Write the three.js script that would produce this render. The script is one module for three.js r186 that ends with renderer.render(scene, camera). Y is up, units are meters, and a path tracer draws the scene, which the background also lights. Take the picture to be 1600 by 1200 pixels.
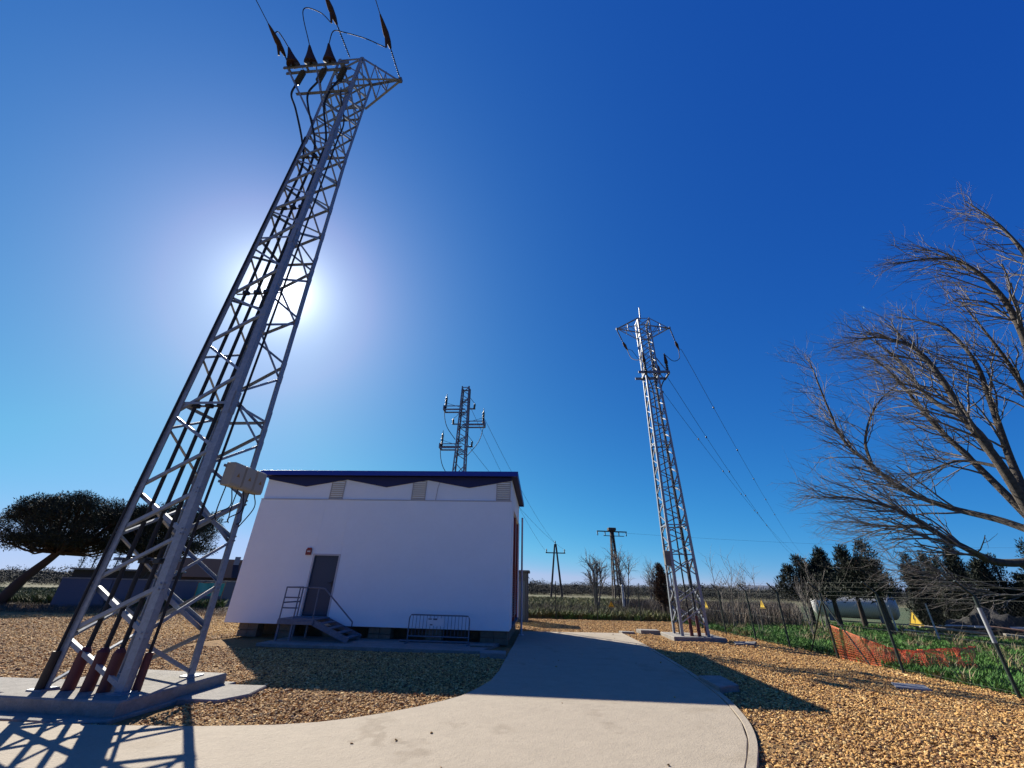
import * as THREE from 'three';
import { RoundedBoxGeometry } from 'three/addons/geometries/RoundedBoxGeometry.js';
import { mergeGeometries } from 'three/addons/utils/BufferGeometryUtils.js';

// ---------------------------------------------------------------- camera, sky, sun, exposure
const scene = new THREE.Scene();
const camera = new THREE.PerspectiveCamera(88.49, 4 / 3, 0.1, 6000);
{
  const pitch = 27.1 * Math.PI / 180, roll = 1.43 * Math.PI / 180;
  const F = new THREE.Vector3(0, Math.sin(pitch), -Math.cos(pitch)), r = new THREE.Vector3(1, 0, 0);
  const u = new THREE.Vector3().crossVectors(r, F);
  const U = u.clone().multiplyScalar(Math.cos(roll)).addScaledVector(r, -Math.sin(roll));
  const R = r.clone().multiplyScalar(Math.cos(roll)).addScaledVector(u, Math.sin(roll));
  camera.position.set(0, 1.8, 0);
  camera.quaternion.setFromRotationMatrix(new THREE.Matrix4().makeBasis(R, U, F.clone().negate()));
  camera.updateMatrixWorld();
}
const EXPOSURE = 2.0, A = 0.66; // A: base colours relative to the values noted below
const SUN = new THREE.Vector3(-0.502, 0.5505, -0.667).normalize();
{
  const W = 2048, H = 1024, d = new Float32Array(W * H * 4);
  const K = [[-6.09, 1.846, 2.767, 3.015, 2.666], [-3.506, -0.038, 2.233, 0.493, 2.103], [-1.258, -0.233, 0.958, 0.368, 0.622]];
  for (let j = 0; j < H; j++) {
    const el = ((j + 0.5) / H - 0.5) * Math.PI, ed = Math.max(0, el * 180 / Math.PI);
    const a1 = Math.exp(-ed / 3), a2 = Math.exp(-ed / 22), ce = Math.cos(el), se = Math.sin(el);
    for (let i = 0; i < W; i++) {
      const ph = ((i + 0.5) / W - 0.5) * 2 * Math.PI;
      const c = ce * Math.cos(ph) * SUN.x + se * SUN.y + ce * Math.sin(ph) * SUN.z;
      const g = Math.acos(Math.min(1, Math.max(-1, c))) * 180 / Math.PI;
      const a3 = Math.exp(-g / 22), a4 = Math.exp(-g / 60), core = 3.5 * Math.exp(-g / 1.7) + 0.4 * Math.exp(-g / 6);
      const o = (j * W + i) * 4;
      const c3 = K.map(q => Math.exp(q[0] + q[1] * a1 + q[2] * a2 + q[3] * a3 + q[4] * a4)); c3[1] = Math.min(c3[1], c3[2] * (0.6 + 0.12 * a1)); c3[0] = Math.min(c3[0], c3[1] * (0.64 + 0.18 * a1));
      for (let k = 0; k < 3; k++) d[o + k] = (c3[k] + core) / EXPOSURE;
      d[o + 3] = 1;
    }
  }
  const t = new THREE.DataTexture(d, W, H, THREE.RGBAFormat, THREE.FloatType);
  t.mapping = THREE.EquirectangularReflectionMapping; t.magFilter = THREE.LinearFilter; t.minFilter = THREE.LinearFilter;
  t.colorSpace = THREE.LinearSRGBColorSpace; t.needsUpdate = true;
  scene.background = t; scene.environment = t;
}
const sun = new THREE.DirectionalLight(new THREE.Color().setRGB(1, 0.93, 0.8), 5);
sun.position.copy(SUN).multiplyScalar(120); scene.add(sun, sun.target);
sun.castShadow = true; sun.shadow.mapSize.set(4096, 4096);
Object.assign(sun.shadow.camera, { left: -60, right: 60, top: 60, bottom: -60, near: 1, far: 300 });
const renderer = new THREE.WebGLRenderer({ antialias: true });
renderer.toneMapping = THREE.LinearToneMapping;
renderer.toneMappingExposure = EXPOSURE;
renderer.shadowMap.enabled = true;

// ---------------------------------------------------------------- helpers
const V = (x, y, z) => new THREE.Vector3(x, y, z);
function rng(seed) { let a = seed >>> 0; return () => { a = (a + 0x6D2B79F5) | 0; let t = Math.imul(a ^ (a >>> 15), 1 | a); t = (t + Math.imul(t ^ (t >>> 7), 61 | t)) ^ t; return ((t ^ (t >>> 14)) >>> 0) / 4294967296; }; }
const taken = new Map();
function numbered(n) { const k = taken.get(n) || 0; taken.set(n, k + 1); return k ? `${n}_${String(k).padStart(3, '0')}` : n; }
function shadow(o) { o.castShadow = true; o.receiveShadow = true; return o; }
function part(name, geo, mat, parent, kind) {
  const m = shadow(new THREE.Mesh(geo, mat)); m.name = name; parent.add(m);
  if (kind) m.userData.kind = kind;
  return m;
}
function thing(name, label, category, pos = [0, 0, 0], turn = 0, group) {
  const o = new THREE.Group(); o.name = numbered(name); o.position.set(...pos); o.rotation.y = turn; scene.add(o);
  o.userData = { label, category }; if (group) o.userData.group = group;
  return o;
}
function single(name, label, category, geo, mat, group) {
  const m = shadow(new THREE.Mesh(geo, mat)); m.name = numbered(name); scene.add(m);
  m.userData = { label, category }; if (group) m.userData.group = group;
  return m;
}
function structure(name, geo, mat) { const m = shadow(new THREE.Mesh(geo, mat)); m.name = numbered(name); m.userData.kind = 'structure'; scene.add(m); return m; }
function copyOf(o, label) { const c = o.clone(); c.name = numbered(o.name.replace(/_\d{3}$/, '')); c.userData = { ...o.userData }; if (label) c.userData.label = label; scene.add(c); return c; }

// tileable value noise
function noiseTile(n, cells, seed) {
  const r = rng(seed), g = new Float32Array(cells * cells); for (let i = 0; i < g.length; i++) g[i] = r();
  const out = new Float32Array(n * n);
  for (let y = 0; y < n; y++) for (let x = 0; x < n; x++) {
    const fx = x / n * cells, fy = y / n * cells, x0 = Math.floor(fx), y0 = Math.floor(fy);
    let tx = fx - x0, ty = fy - y0; tx = tx * tx * (3 - 2 * tx); ty = ty * ty * (3 - 2 * ty);
    const x1 = (x0 + 1) % cells, y1 = (y0 + 1) % cells;
    out[y * n + x] = (g[y0 * cells + x0] * (1 - tx) + g[y0 * cells + x1] * tx) * (1 - ty) + (g[y1 * cells + x0] * (1 - tx) + g[y1 * cells + x1] * tx) * ty;
  }
  return out;
}
function fbm(n, list, seed) { const o = new Float32Array(n * n); let s = 0; list.forEach(([c, w], i) => { const t = noiseTile(n, c, seed + i * 17); for (let k = 0; k < o.length; k++) o[k] += t[k] * w; s += w; }); for (let k = 0; k < o.length; k++) o[k] /= s; return o; }
const toS = v => { v = Math.min(1, Math.max(0, v)); return 255 * (v <= 0.0031308 ? v * 12.92 : 1.055 * Math.pow(v, 1 / 2.4) - 0.055); };
function texture(n, fn, srgb) {
  const d = new Uint8Array(n * n * 4);
  for (let k = 0; k < n * n; k++) { const c = fn(k, k % n, Math.floor(k / n)); for (let i = 0; i < 3; i++) d[k * 4 + i] = srgb ? toS(c[i] * A) : Math.min(255, Math.max(0, c[i] * 255)); d[k * 4 + 3] = 255; }
  const t = new THREE.DataTexture(d, n, n, THREE.RGBAFormat); t.wrapS = t.wrapT = THREE.RepeatWrapping;
  t.magFilter = THREE.LinearFilter; t.minFilter = THREE.LinearMipmapLinearFilter; t.generateMipmaps = true;
  if (srgb) t.colorSpace = THREE.SRGBColorSpace; t.needsUpdate = true; return t;
}
function rep(t, k) { const c = t.clone(); c.repeat.set(k, k); c.needsUpdate = true; return c; }
const mix3 = (a, b, t) => [a[0] + (b[0] - a[0]) * t, a[1] + (b[1] - a[1]) * t, a[2] + (b[2] - a[2]) * t];
const sm = (a, b, x) => { const t = Math.min(1, Math.max(0, (x - a) / (b - a))); return t * t * (3 - 2 * t); };
const lin = (r, g, b) => new THREE.Color().setRGB(r * A, g * A, b * A);
function flat(r, g, b, rough = 0.8, metal = 0, extra = {}) { return new THREE.MeshStandardMaterial({ color: lin(r, g, b), roughness: rough, metalness: metal, side: THREE.DoubleSide, ...extra }); }

// uv in metres by the face's main axis
function metreUV(g) {
  if (g.index) g = g.toNonIndexed();
  if (!g.attributes.normal) g.computeVertexNormals();
  const p = g.attributes.position, n = g.attributes.normal, uv = new Float32Array(p.count * 2);
  for (let i = 0; i < p.count; i++) {
    const ax = Math.abs(n.getX(i)), ay = Math.abs(n.getY(i)), az = Math.abs(n.getZ(i));
    if (ay >= ax && ay >= az) { uv[2 * i] = p.getX(i); uv[2 * i + 1] = p.getZ(i); }
    else if (ax >= az) { uv[2 * i] = p.getZ(i); uv[2 * i + 1] = p.getY(i); }
    else { uv[2 * i] = p.getX(i); uv[2 * i + 1] = p.getY(i); }
  }
  g.setAttribute('uv', new THREE.BufferAttribute(uv, 2)); return g;
}
// box with small chamfers, centre c, size s
function box(cx, cy, cz, sx, sy, sz, ch = 0) {
  let g;
  if (ch <= 0) g = new THREE.BoxGeometry(sx, sy, sz);
  else g = new RoundedBoxGeometry(sx, sy, sz, 1, ch);
  g.translate(cx, cy, cz); return metreUV(g);
}
function frame(p, q, hint) {
  const z = q.clone().sub(p).normalize(); let x = hint.clone().addScaledVector(z, -hint.dot(z));
  if (x.lengthSq() < 1e-6) x = Math.abs(z.y) < 0.9 ? V(0, 1, 0).cross(z) : V(1, 0, 0);
  x.normalize(); return new THREE.Matrix4().makeBasis(x, z.clone().cross(x), z).setPosition(p);
}
// steel angle: corner at the line p-q, flanges along +x (hint) and +y of the frame
function angleBar(p, q, w, t, hint, flip = 1) {
  const L = p.distanceTo(q), s = new THREE.Shape();
  s.moveTo(0, 0); s.lineTo(w, 0); s.lineTo(w, t); s.lineTo(t, t); s.lineTo(t, w); s.lineTo(0, w); s.closePath();
  const g = new THREE.ExtrudeGeometry(s, { depth: L, bevelEnabled: false });
  if (flip < 0) { g.scale(1, -1, 1); const pa = g.attributes.position.array; for (let i = 0; i < pa.length; i += 9) for (let k = 0; k < 3; k++) { const a = pa[i + 3 + k]; pa[i + 3 + k] = pa[i + 6 + k]; pa[i + 6 + k] = a; } g.computeVertexNormals(); }
  g.applyMatrix4(frame(p, q, hint)); return metreUV(g);
}
function flatBar(p, q, w, t, hint) { const L = p.distanceTo(q); const g = new THREE.BoxGeometry(w, t, L); g.translate(0, 0, L / 2); g.applyMatrix4(frame(p, q, hint)); return metreUV(g); }
function rod(p, q, r0, r1 = r0, n = 8) { const L = p.distanceTo(q); const g = new THREE.CylinderGeometry(r1, r0, L, n, 1); g.rotateX(Math.PI / 2); g.translate(0, 0, L / 2); g.applyMatrix4(frame(p, q, V(0.3, 0.2, 0.9))); return g; }
function tube(pts, r, seg = 40, n = 7) { return new THREE.TubeGeometry(new THREE.CatmullRomCurve3(pts, false, 'catmullrom', 0.5), seg, r, n, false); }
function lathe(prof, n = 18) { return new THREE.LatheGeometry(prof.map(([r, y]) => new THREE.Vector2(r, y)), n); }
function along(g, p, q) { // lathe axis (y) along p->q
  const z = q.clone().sub(p).normalize(); const qn = new THREE.Quaternion().setFromUnitVectors(V(0, 1, 0), z); g.applyQuaternion(qn); g.translate(p.x, p.y, p.z); return g;
}
function insulatorProfile(len, r0, r1, sheds) { const o = [[0.001, 0], [r0, 0]]; for (let i = 0; i < sheds; i++) { const y0 = len * (0.06 + 0.88 * i / sheds), dy = len * 0.88 / sheds; o.push([r0, y0], [r1, y0 + dy * 0.25], [r1, y0 + dy * 0.38], [r0, y0 + dy * 0.55]); } o.push([r0, len], [0.001, len]); return o; }
function merge(list) { const a = list.map(g => { g = g.index ? g.toNonIndexed() : g; for (const k of Object.keys(g.attributes)) if (!['position', 'normal', 'uv'].includes(k)) g.deleteAttribute(k); if (!g.attributes.uv) g.setAttribute('uv', new THREE.BufferAttribute(new Float32Array(g.attributes.position.count * 2), 2)); return g; }); return mergeGeometries(a); }
function sheet(points, y, hole) { // flat polygon of [x,z] at height y
  const s = new THREE.Shape(points.map(([x, z]) => new THREE.Vector2(x, -z)));
  const g = new THREE.ShapeGeometry(s); g.rotateX(-Math.PI / 2); g.translate(0, y, 0); return metreUV(g);
}
function slab(points, y0, y1, bevel = 0.012) {
  const s = new THREE.Shape(points.map(([x, z]) => new THREE.Vector2(x, -z)));
  const g = new THREE.ExtrudeGeometry(s, { depth: y1 - y0 - bevel, bevelEnabled: true, bevelThickness: bevel, bevelSize: bevel, bevelOffset: -bevel, bevelSegments: 1 });
  g.rotateX(-Math.PI / 2); g.translate(0, y0, 0); return metreUV(g);
}
function inside(pts, x, z) { let c = false; for (let i = 0, j = pts.length - 1; i < pts.length; j = i++) { const [xi, zi] = pts[i], [xj, zj] = pts[j]; if ((zi > z) !== (zj > z) && x < (xj - xi) * (z - zi) / (zj - zi) + xi) c = !c; } return c; }
// collects tapered tube segments (branches) in one geometry
class Twigs {
  constructor() { this.p = []; this.n = []; this.u = []; }
  seg(a, b, r0, r1, k = 4) {
    const z = b.clone().sub(a); const L = z.length(); if (L < 1e-5) return; z.divideScalar(L);
    const x = (Math.abs(z.y) < 0.9 ? V(0, 1, 0) : V(1, 0, 0)).cross(z).normalize(), y = z.clone().cross(x);
    for (let i = 0; i < k; i++) {
      const t0 = i / k * 6.28318, t1 = (i + 1) / k * 6.28318;
      const d0 = x.clone().multiplyScalar(Math.cos(t0)).addScaledVector(y, Math.sin(t0)), d1 = x.clone().multiplyScalar(Math.cos(t1)).addScaledVector(y, Math.sin(t1));
      const A = a.clone().addScaledVector(d0, r0), B = a.clone().addScaledVector(d1, r0), C = b.clone().addScaledVector(d1, r1), D = b.clone().addScaledVector(d0, r1);
      const push = (P, N, u, v) => { this.p.push(P.x, P.y, P.z); this.n.push(N.x, N.y, N.z); this.u.push(u, v); };
      push(A, d0, t0 * 0.1, 0); push(B, d1, t1 * 0.1, 0); push(C, d1, t1 * 0.1, L); push(A, d0, t0 * 0.1, 0); push(C, d1, t1 * 0.1, L); push(D, d0, t0 * 0.1, L);
    }
  }
  path(pts, r0, r1, k = 5) { for (let i = 0; i + 1 < pts.length; i++) this.seg(pts[i], pts[i + 1], r0 + (r1 - r0) * i / (pts.length - 1), r0 + (r1 - r0) * (i + 1) / (pts.length - 1), k); }
  geo() { const g = new THREE.BufferGeometry(); g.setAttribute('position', new THREE.Float32BufferAttribute(this.p, 3)); g.setAttribute('normal', new THREE.Float32BufferAttribute(this.n, 3)); g.setAttribute('uv', new THREE.Float32BufferAttribute(this.u, 2)); return g; }
}
const spline = (pts, n) => new THREE.CatmullRomCurve3(pts.map(p => V(...p)), false, 'catmullrom', 0.5).getPoints(n);

// ---------------------------------------------------------------- materials
const nFine = fbm(512, [[16, 1], [48, 1], [128, 1], [256, 1]], 11), nCoarse = fbm(512, [[3, 1], [6, 0.8], [14, 0.6], [40, 0.35]], 29), nMid = fbm(512, [[8, 1], [20, 0.8], [64, 0.6]], 47);
const concreteMap = texture(1024, (k, x, y) => {
  const a = (y >> 1) * 512 + (x >> 1), f = ((y * 3) % 512) * 512 + (x * 3) % 512, m = ((y * 2) % 512) * 512 + (x * 2) % 512;
  const s = sm(0.5, 0.66, nCoarse[a]) * 0.55, dirt = sm(0.55, 0.7, nMid[a]) * sm(0.42, 0.6, nCoarse[(a + 90000) % 262144]), speck = nFine[f] > 0.63 ? 0.82 : 1;
  const b = (0.93 + (nFine[f] - 0.5) * 0.3 + (nMid[m] - 0.5) * 0.16) * speck;
  return mix3(mix3([0.52, 0.44, 0.335], [0.4, 0.325, 0.23], s), [0.3, 0.235, 0.16], dirt * 0.5).map(v => v * b);
}, true);
const fineBump = texture(512, k => { const v = 0.5 + (nFine[k] - 0.5) * 1.5; return [v, v, v]; });
const M = {};
M.concrete = new THREE.MeshStandardMaterial({ map: rep(concreteMap, 0.14), bumpMap: rep(fineBump, 0.9), bumpScale: 0.006, roughness: 0.92 });
const slabMap = texture(512, k => { const b = 0.85 + (nFine[k] - 0.5) * 0.5 + (nCoarse[k] - 0.5) * 0.5; return [0.46 * b, 0.43 * b, 0.385 * b]; }, true);
M.slab = new THREE.MeshStandardMaterial({ map: rep(slabMap, 0.7), bumpMap: rep(fineBump, 1.3), bumpScale: 0.008, roughness: 0.95 });
const steelMap = texture(512, k => { const b = 0.82 + (nMid[k] - 0.5) * 0.45 + (nFine[k] - 0.5) * 0.3; return [0.43 * b, 0.475 * b, 0.54 * b]; }, true);
const steelRough = texture(512, k => { const v = 0.52 + (nMid[k] - 0.5) * 0.3; return [v, v, v]; });
M.steel = new THREE.MeshStandardMaterial({ map: rep(steelMap, 2.5), roughnessMap: rep(steelRough, 2.5), roughness: 1, metalness: 0.3, side: THREE.DoubleSide });
M.steelDull = new THREE.MeshStandardMaterial({ map: rep(steelMap, 1.5), color: lin(0.85, 0.9, 1), roughness: 0.65, metalness: 0.2, side: THREE.DoubleSide });
const wallMap = texture(512, k => { const b = 0.97 + (nFine[k] - 0.5) * 0.05 + (nCoarse[k] - 0.5) * 0.07; return [1.12 * b, 1.25 * b, 1.3 * b]; }, true);
M.wall = new THREE.MeshStandardMaterial({ map: rep(wallMap, 0.22), bumpMap: rep(fineBump, 2), bumpScale: 0.0015, roughness: 0.8 });
M.blue = flat(0.01, 0.035, 0.4, 0.4);
M.blueDark = flat(0.008, 0.015, 0.11, 0.6);
M.door = flat(0.04, 0.065, 0.11, 0.5);
M.frameWhite = flat(0.7, 0.71, 0.72, 0.6);
M.louvre = flat(0.62, 0.61, 0.58, 0.6);
M.red = flat(0.33, 0.045, 0.03, 0.5);
M.redBoot = flat(0.13, 0.02, 0.02, 0.6);
M.black = flat(0.012, 0.012, 0.014, 0.45);
M.cable = flat(0.014, 0.014, 0.017, 0.75);
M.insulator = flat(0.04, 0.014, 0.014, 0.7);
M.beige = flat(0.52, 0.47, 0.37, 0.6);
M.white = flat(0.75, 0.75, 0.73, 0.6);
M.block = new THREE.MeshStandardMaterial({ map: rep(slabMap, 1.1), color: lin(1.1, 0.95, 0.75), bumpMap: rep(fineBump, 2), bumpScale: 0.01, roughness: 0.95 });
M.fenceGreen = flat(0.012, 0.03, 0.022, 0.5);
M.wire = flat(0.07, 0.085, 0.08, 0.6, 0.2);
M.yellow = flat(0.78, 0.52, 0.02, 0.55);
M.wood = flat(0.3, 0.2, 0.12, 0.9);
M.woodPale = flat(0.55, 0.44, 0.32, 0.9);
M.poleWood = flat(0.1, 0.08, 0.07, 0.9);
const barkMap = texture(256, (k, x, y) => { const kk = (y * 2) * 512 + x * 2; const b = 0.55 + nFine[kk] * 0.5 + (nMid[kk] - 0.5) * 0.9; return [0.25 * b, 0.215 * b, 0.185 * b]; }, true);
M.bark = new THREE.MeshStandardMaterial({ map: rep(barkMap, 1.6), color: lin(1.1, 1.08, 1.06), bumpMap: rep(fineBump, 3), bumpScale: 0.02, roughness: 0.95, side: THREE.DoubleSide });
M.twig = flat(0.19, 0.165, 0.15, 0.7);
M.barkDark = flat(0.075, 0.055, 0.045, 0.95);
const leafy = (r, g, b) => new THREE.MeshPhysicalMaterial({ color: lin(r, g, b), roughness: 0.8, side: THREE.DoubleSide, transmission: 0, vertexColors: true });
M.foliage = leafy(1, 1, 1);
// ---------------------------------------------------------------- ground
const driveRight = [[5.03, -20.5], [4.85, -16.9], [4.66, -14.4], [4.43, -12.0], [4.22, -10.4], [4.03, -9.2], [3.84, -8.4], [3.58, -7.55], [3.26, -6.8], [2.9, -6.15], [2.5, -5.5], [2.1, -4.9]];
const driveLeft = [[-0.13, -11.27], [-0.3, -10.04], [-0.52, -9.35], [-0.77, -8.75], [-1.02, -8.4], [-1.4, -7.97], [-1.8, -7.6], [-2.19, -7.31], [-2.6, -7.08], [-3.1, -6.92], [-4.1, -6.78], [-5.2, -6.74], [-7, -6.8], [-16, -7.4]];
const driveway = [[0.62, -20.2], ...driveRight, [1.6, -3.5], [1.5, 8], [-16, 8], ...driveLeft.slice().reverse(), [0.1, -14.0], [0.26, -15.6]];
const dryMap = texture(512, k => { const t = sm(0.4, 0.62, nCoarse[k]), b = 0.7 + nFine[k] * 0.6; return mix3([0.15, 0.135, 0.06], [0.075, 0.115, 0.03], t).map(v => v * b); }, true);
const soilMap = texture(1024, (k, x, y) => { const q = (y % 512) * 512 + (x % 512), w = ((y * 3) % 512) * 512 + (x * 3) % 512; const b = 0.35 + nFine[w] * 0.95 + (nMid[q] - 0.5) * 0.3; return mix3([0.5, 0.28, 0.09], [0.33, 0.175, 0.06], sm(0.4, 0.66, nCoarse[q])).map(v => v * b); }, true);
structure('ground', (() => { const g = new THREE.PlaneGeometry(7000, 7000); g.rotateX(-Math.PI / 2); g.translate(0, -0.03, 0); return metreUV(g); })(), new THREE.MeshStandardMaterial({ map: rep(dryMap, 0.07), roughness: 1 }));
const yard = [[10.45, 10], [10.45, -28.3], [-20, -28.3], [-60, -29], [-60, 10]];
// gravel yard as a slightly uneven sheet
{
  const g = new THREE.PlaneGeometry(72, 40, 180, 110); g.rotateX(-Math.PI / 2); g.translate(-25.55, 0, -8.3);
  const p = g.attributes.position;
  for (let i = 0; i < p.count; i++) { const x = p.getX(i), z = p.getZ(i); p.setY(i, 0.012 * Math.sin(x * 1.7 + z * 0.6) + 0.012 * Math.sin(z * 2.1 - x * 0.8) - 0.008); }
  g.computeVertexNormals();
  structure('gravel_yard', metreUV(g), new THREE.MeshStandardMaterial({ map: rep(soilMap, 0.3), bumpMap: rep(fineBump, 1.1), bumpScale: 0.03, roughness: 1 }));
}
structure('grass_verge', sheet([[10.6, 12], [10.6, -28.6], [16, -60], [70, -75], [70, 12]], -0.008), new THREE.MeshStandardMaterial({ map: rep(texture(512, k => { const t = sm(0.42, 0.6, nCoarse[k]), b = 0.6 + nFine[k] * 0.8; return mix3([0.045, 0.085, 0.018], [0.13, 0.115, 0.05], t * 0.8).map(v => v * b); }, true), 0.13), roughness: 1 }));
structure('driveway', slab(driveway, -0.05, 0.05), M.concrete);
// kerb strip along the right edge of the drive
{
  const c = spline(driveRight.map(([x, z]) => [x, 0, z]), 90), L = [], R = [];
  c.forEach((p, i) => { const d = c[Math.min(i + 1, c.length - 1)].clone().sub(c[Math.max(i - 1, 0)]).normalize(); const nx = -d.z, nz = d.x; L.push([p.x - nx * 0.005, p.z - nz * 0.005]); R.push([p.x + nx * -0.0 + (nx > 0 ? nx : -nx) * 0.11, p.z + (nx > 0 ? nz : -nz) * 0.11]); });
  structure('kerb', slab([...L, ...R.reverse()], -0.06, 0.056, 0.005), M.concrete);
}
// buildings and towers share this slight turn against the view
const BA = 0.074, BO = V(0.112, 0, -15.573);
const bp = (u, off, h = 0) => [BO.x - u * Math.cos(BA) - off * Math.sin(BA), h, BO.z - u * Math.sin(BA) + off * Math.cos(BA)];
{ // apron along the front wall
  const q = [[0.75, 1.75], [7.6, 1.75], [7.6, -0.3], [0.3, -0.3]].map(([u, o]) => { const p = bp(u, o); return [p[0], p[2]]; });
  structure('concrete_apron', slab(q, -0.05, 0.075), M.slab);
}
const slabThings = [
  ['trench_slab', 'pale concrete trench slab passing under the foot of the tall cable tower', [[-10.5, -8.25], [-4.6, -8.02], [-4.35, -8.45], [-4.4, -9.1], [-10.5, -9.25]], 0.06],
  ['cover_slab', 'grey concrete cover slab lying against the drive kerb', [[4.28, -10.66], [4.8, -10.7], [4.72, -9.8], [4.2, -9.5]], 0.13],
  ['cover_slab', 'small concrete slab at the far corner of the drive', [[5.1, -20.9], [5.75, -20.75], [5.7, -20.45], [5.15, -20.5]], 0.1],
  ['cover_slab', 'thick brown edged concrete slab on gravel left of the right tower', [[6.0, -21.3], [6.95, -21.3], [6.9, -20.7], [6.05, -20.7]], 0.16],
  ['cover_slab', 'flat pale slab on gravel between the right tower and the fence', [[8.9, -18.2], [9.9, -18.4], [9.4, -17.6], [8.6, -17.45]], 0.06],
  ['cover_slab', 'concrete step block beside the front corner of the white building', [[-0.72, -13.62], [0.02, -13.56], [0.02, -13.0], [-0.7, -13.1]], 0.14],
];
for (const [n, l, pts, h] of slabThings) single(n, l, 'slab', slab(pts, -0.03, h, 0.015), M.slab, undefined);
single('loose_board', 'weathered grey board lying flat on gravel near the fence', 'board', slab([[8.75, -10.93], [9.3, -10.72], [9.0, -10.22], [8.45, -10.46]], 0.0, 0.05, 0.008), flat(0.34, 0.35, 0.37, 0.8));

// loose stones
{
  const r = rng(5), shapes = [];
  for (let v = 0; v < 4; v++) {
    const g = new THREE.IcosahedronGeometry(1, 0); const p = g.attributes.position, key = new Map();
    for (let i = 0; i < p.count; i++) { const k = [p.getX(i), p.getY(i), p.getZ(i)].map(a => a.toFixed(2)).join(); if (!key.has(k)) key.set(k, 0.65 + r() * 0.6); const s = key.get(k); p.setXYZ(i, p.getX(i) * s, p.getY(i) * s * 0.45, p.getZ(i) * s * 0.68); }
    g.computeVertexNormals(); shapes.push(g);
  }
  const blocked = [[[-7.7, -6.9], [-5.05, -6.9], [-5.05, -9.45], [-7.7, -9.45]], [[6.5, -18.2], [9.0, -18.2], [9.0, -20.7], [6.5, -20.7]], [[-9.7, -14.0], [0.6, -13.9], [0.65, -22.2], [-9.2, -22.8]], ...slabThings.map(s => s[2])];
  const apronBand = (x, z) => x > -8 && x < 0.2 && z < -13.75 && z > -15.6;
  const spots = [[], [], [], []];
  let tries = 0;
  const fenceX = 10.6;
  while (tries++ < 1400000) {
    // uniform in bearing and stretched in range keeps about even density on screen
    const az = (-58 + 116 * r()) * Math.PI / 180, d = 5.2 + 27 * Math.pow(r(), 1.35), x = d * Math.sin(az), z = -d * Math.cos(az);
    if (x > fenceX + (r() - 0.3) * 0.5 || z < -28.6) continue;
    const want = Math.min(1, (d / 32) * Math.pow(Math.max(0.02, (d - 5.2) / 27), 0.35) * 3.2); if (r() > want) continue;
    if (inside(driveway, x, z) ) { if (r() > 0.0004) continue; }
    if (x > 2.6 && x < 5.3 && z > -20.6 && inside(driveway, x - 0.13, z) && !inside(driveway, x, z)) continue;
    if (apronBand(x, z) || blocked.some(b => inside(b, x, z))) continue;
    spots[Math.floor(r() * 4)].push([x, z, d]);
    if (spots[0].length + spots[1].length + spots[2].length + spots[3].length > 330000) break;
  }
  const mat = new THREE.MeshStandardMaterial({ roughness: 0.85 }), m4 = new THREE.Matrix4(), qn = new THREE.Quaternion(), c = new THREE.Color();
  spots.forEach((list, v) => {
    const im = new THREE.InstancedMesh(shapes[v], mat, list.length); im.name = numbered('gravel_stones'); im.userData = { kind: 'stuff', label: 'loose tan and brown crushed stone spread over the yard', category: 'gravel' };
    list.forEach(([x, z, d], i) => {
      const s = (0.012 + 0.021 * Math.pow(r(), 1.8)) * (r() < 0.03 ? 1.6 : 1) * (0.9 + d / 60);
      qn.setFromEuler(new THREE.Euler((r() - 0.5) * 1.1, r() * 6.28, (r() - 0.5) * 1.1));
      m4.compose(V(x, (inside(driveway, x, z) ? 0.052 : 0.004) + s * (0.1 + 0.35 * r()), z), qn, V(s, s, s)); im.setMatrixAt(i, m4);
      const t = r();
      let col = t < 0.5 ? [0.66, 0.37, 0.11] : t < 0.66 ? [0.8, 0.54, 0.22] : t < 0.9 ? [0.4, 0.2, 0.065] : [0.17, 0.09, 0.04];
      const b = (0.85 + r() * 0.5) * A; c.setRGB(col[0] * b, col[1] * b, col[2] * b); im.setColorAt(i, c);
    });
    shadow(im); scene.add(im);
  });
}

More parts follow.
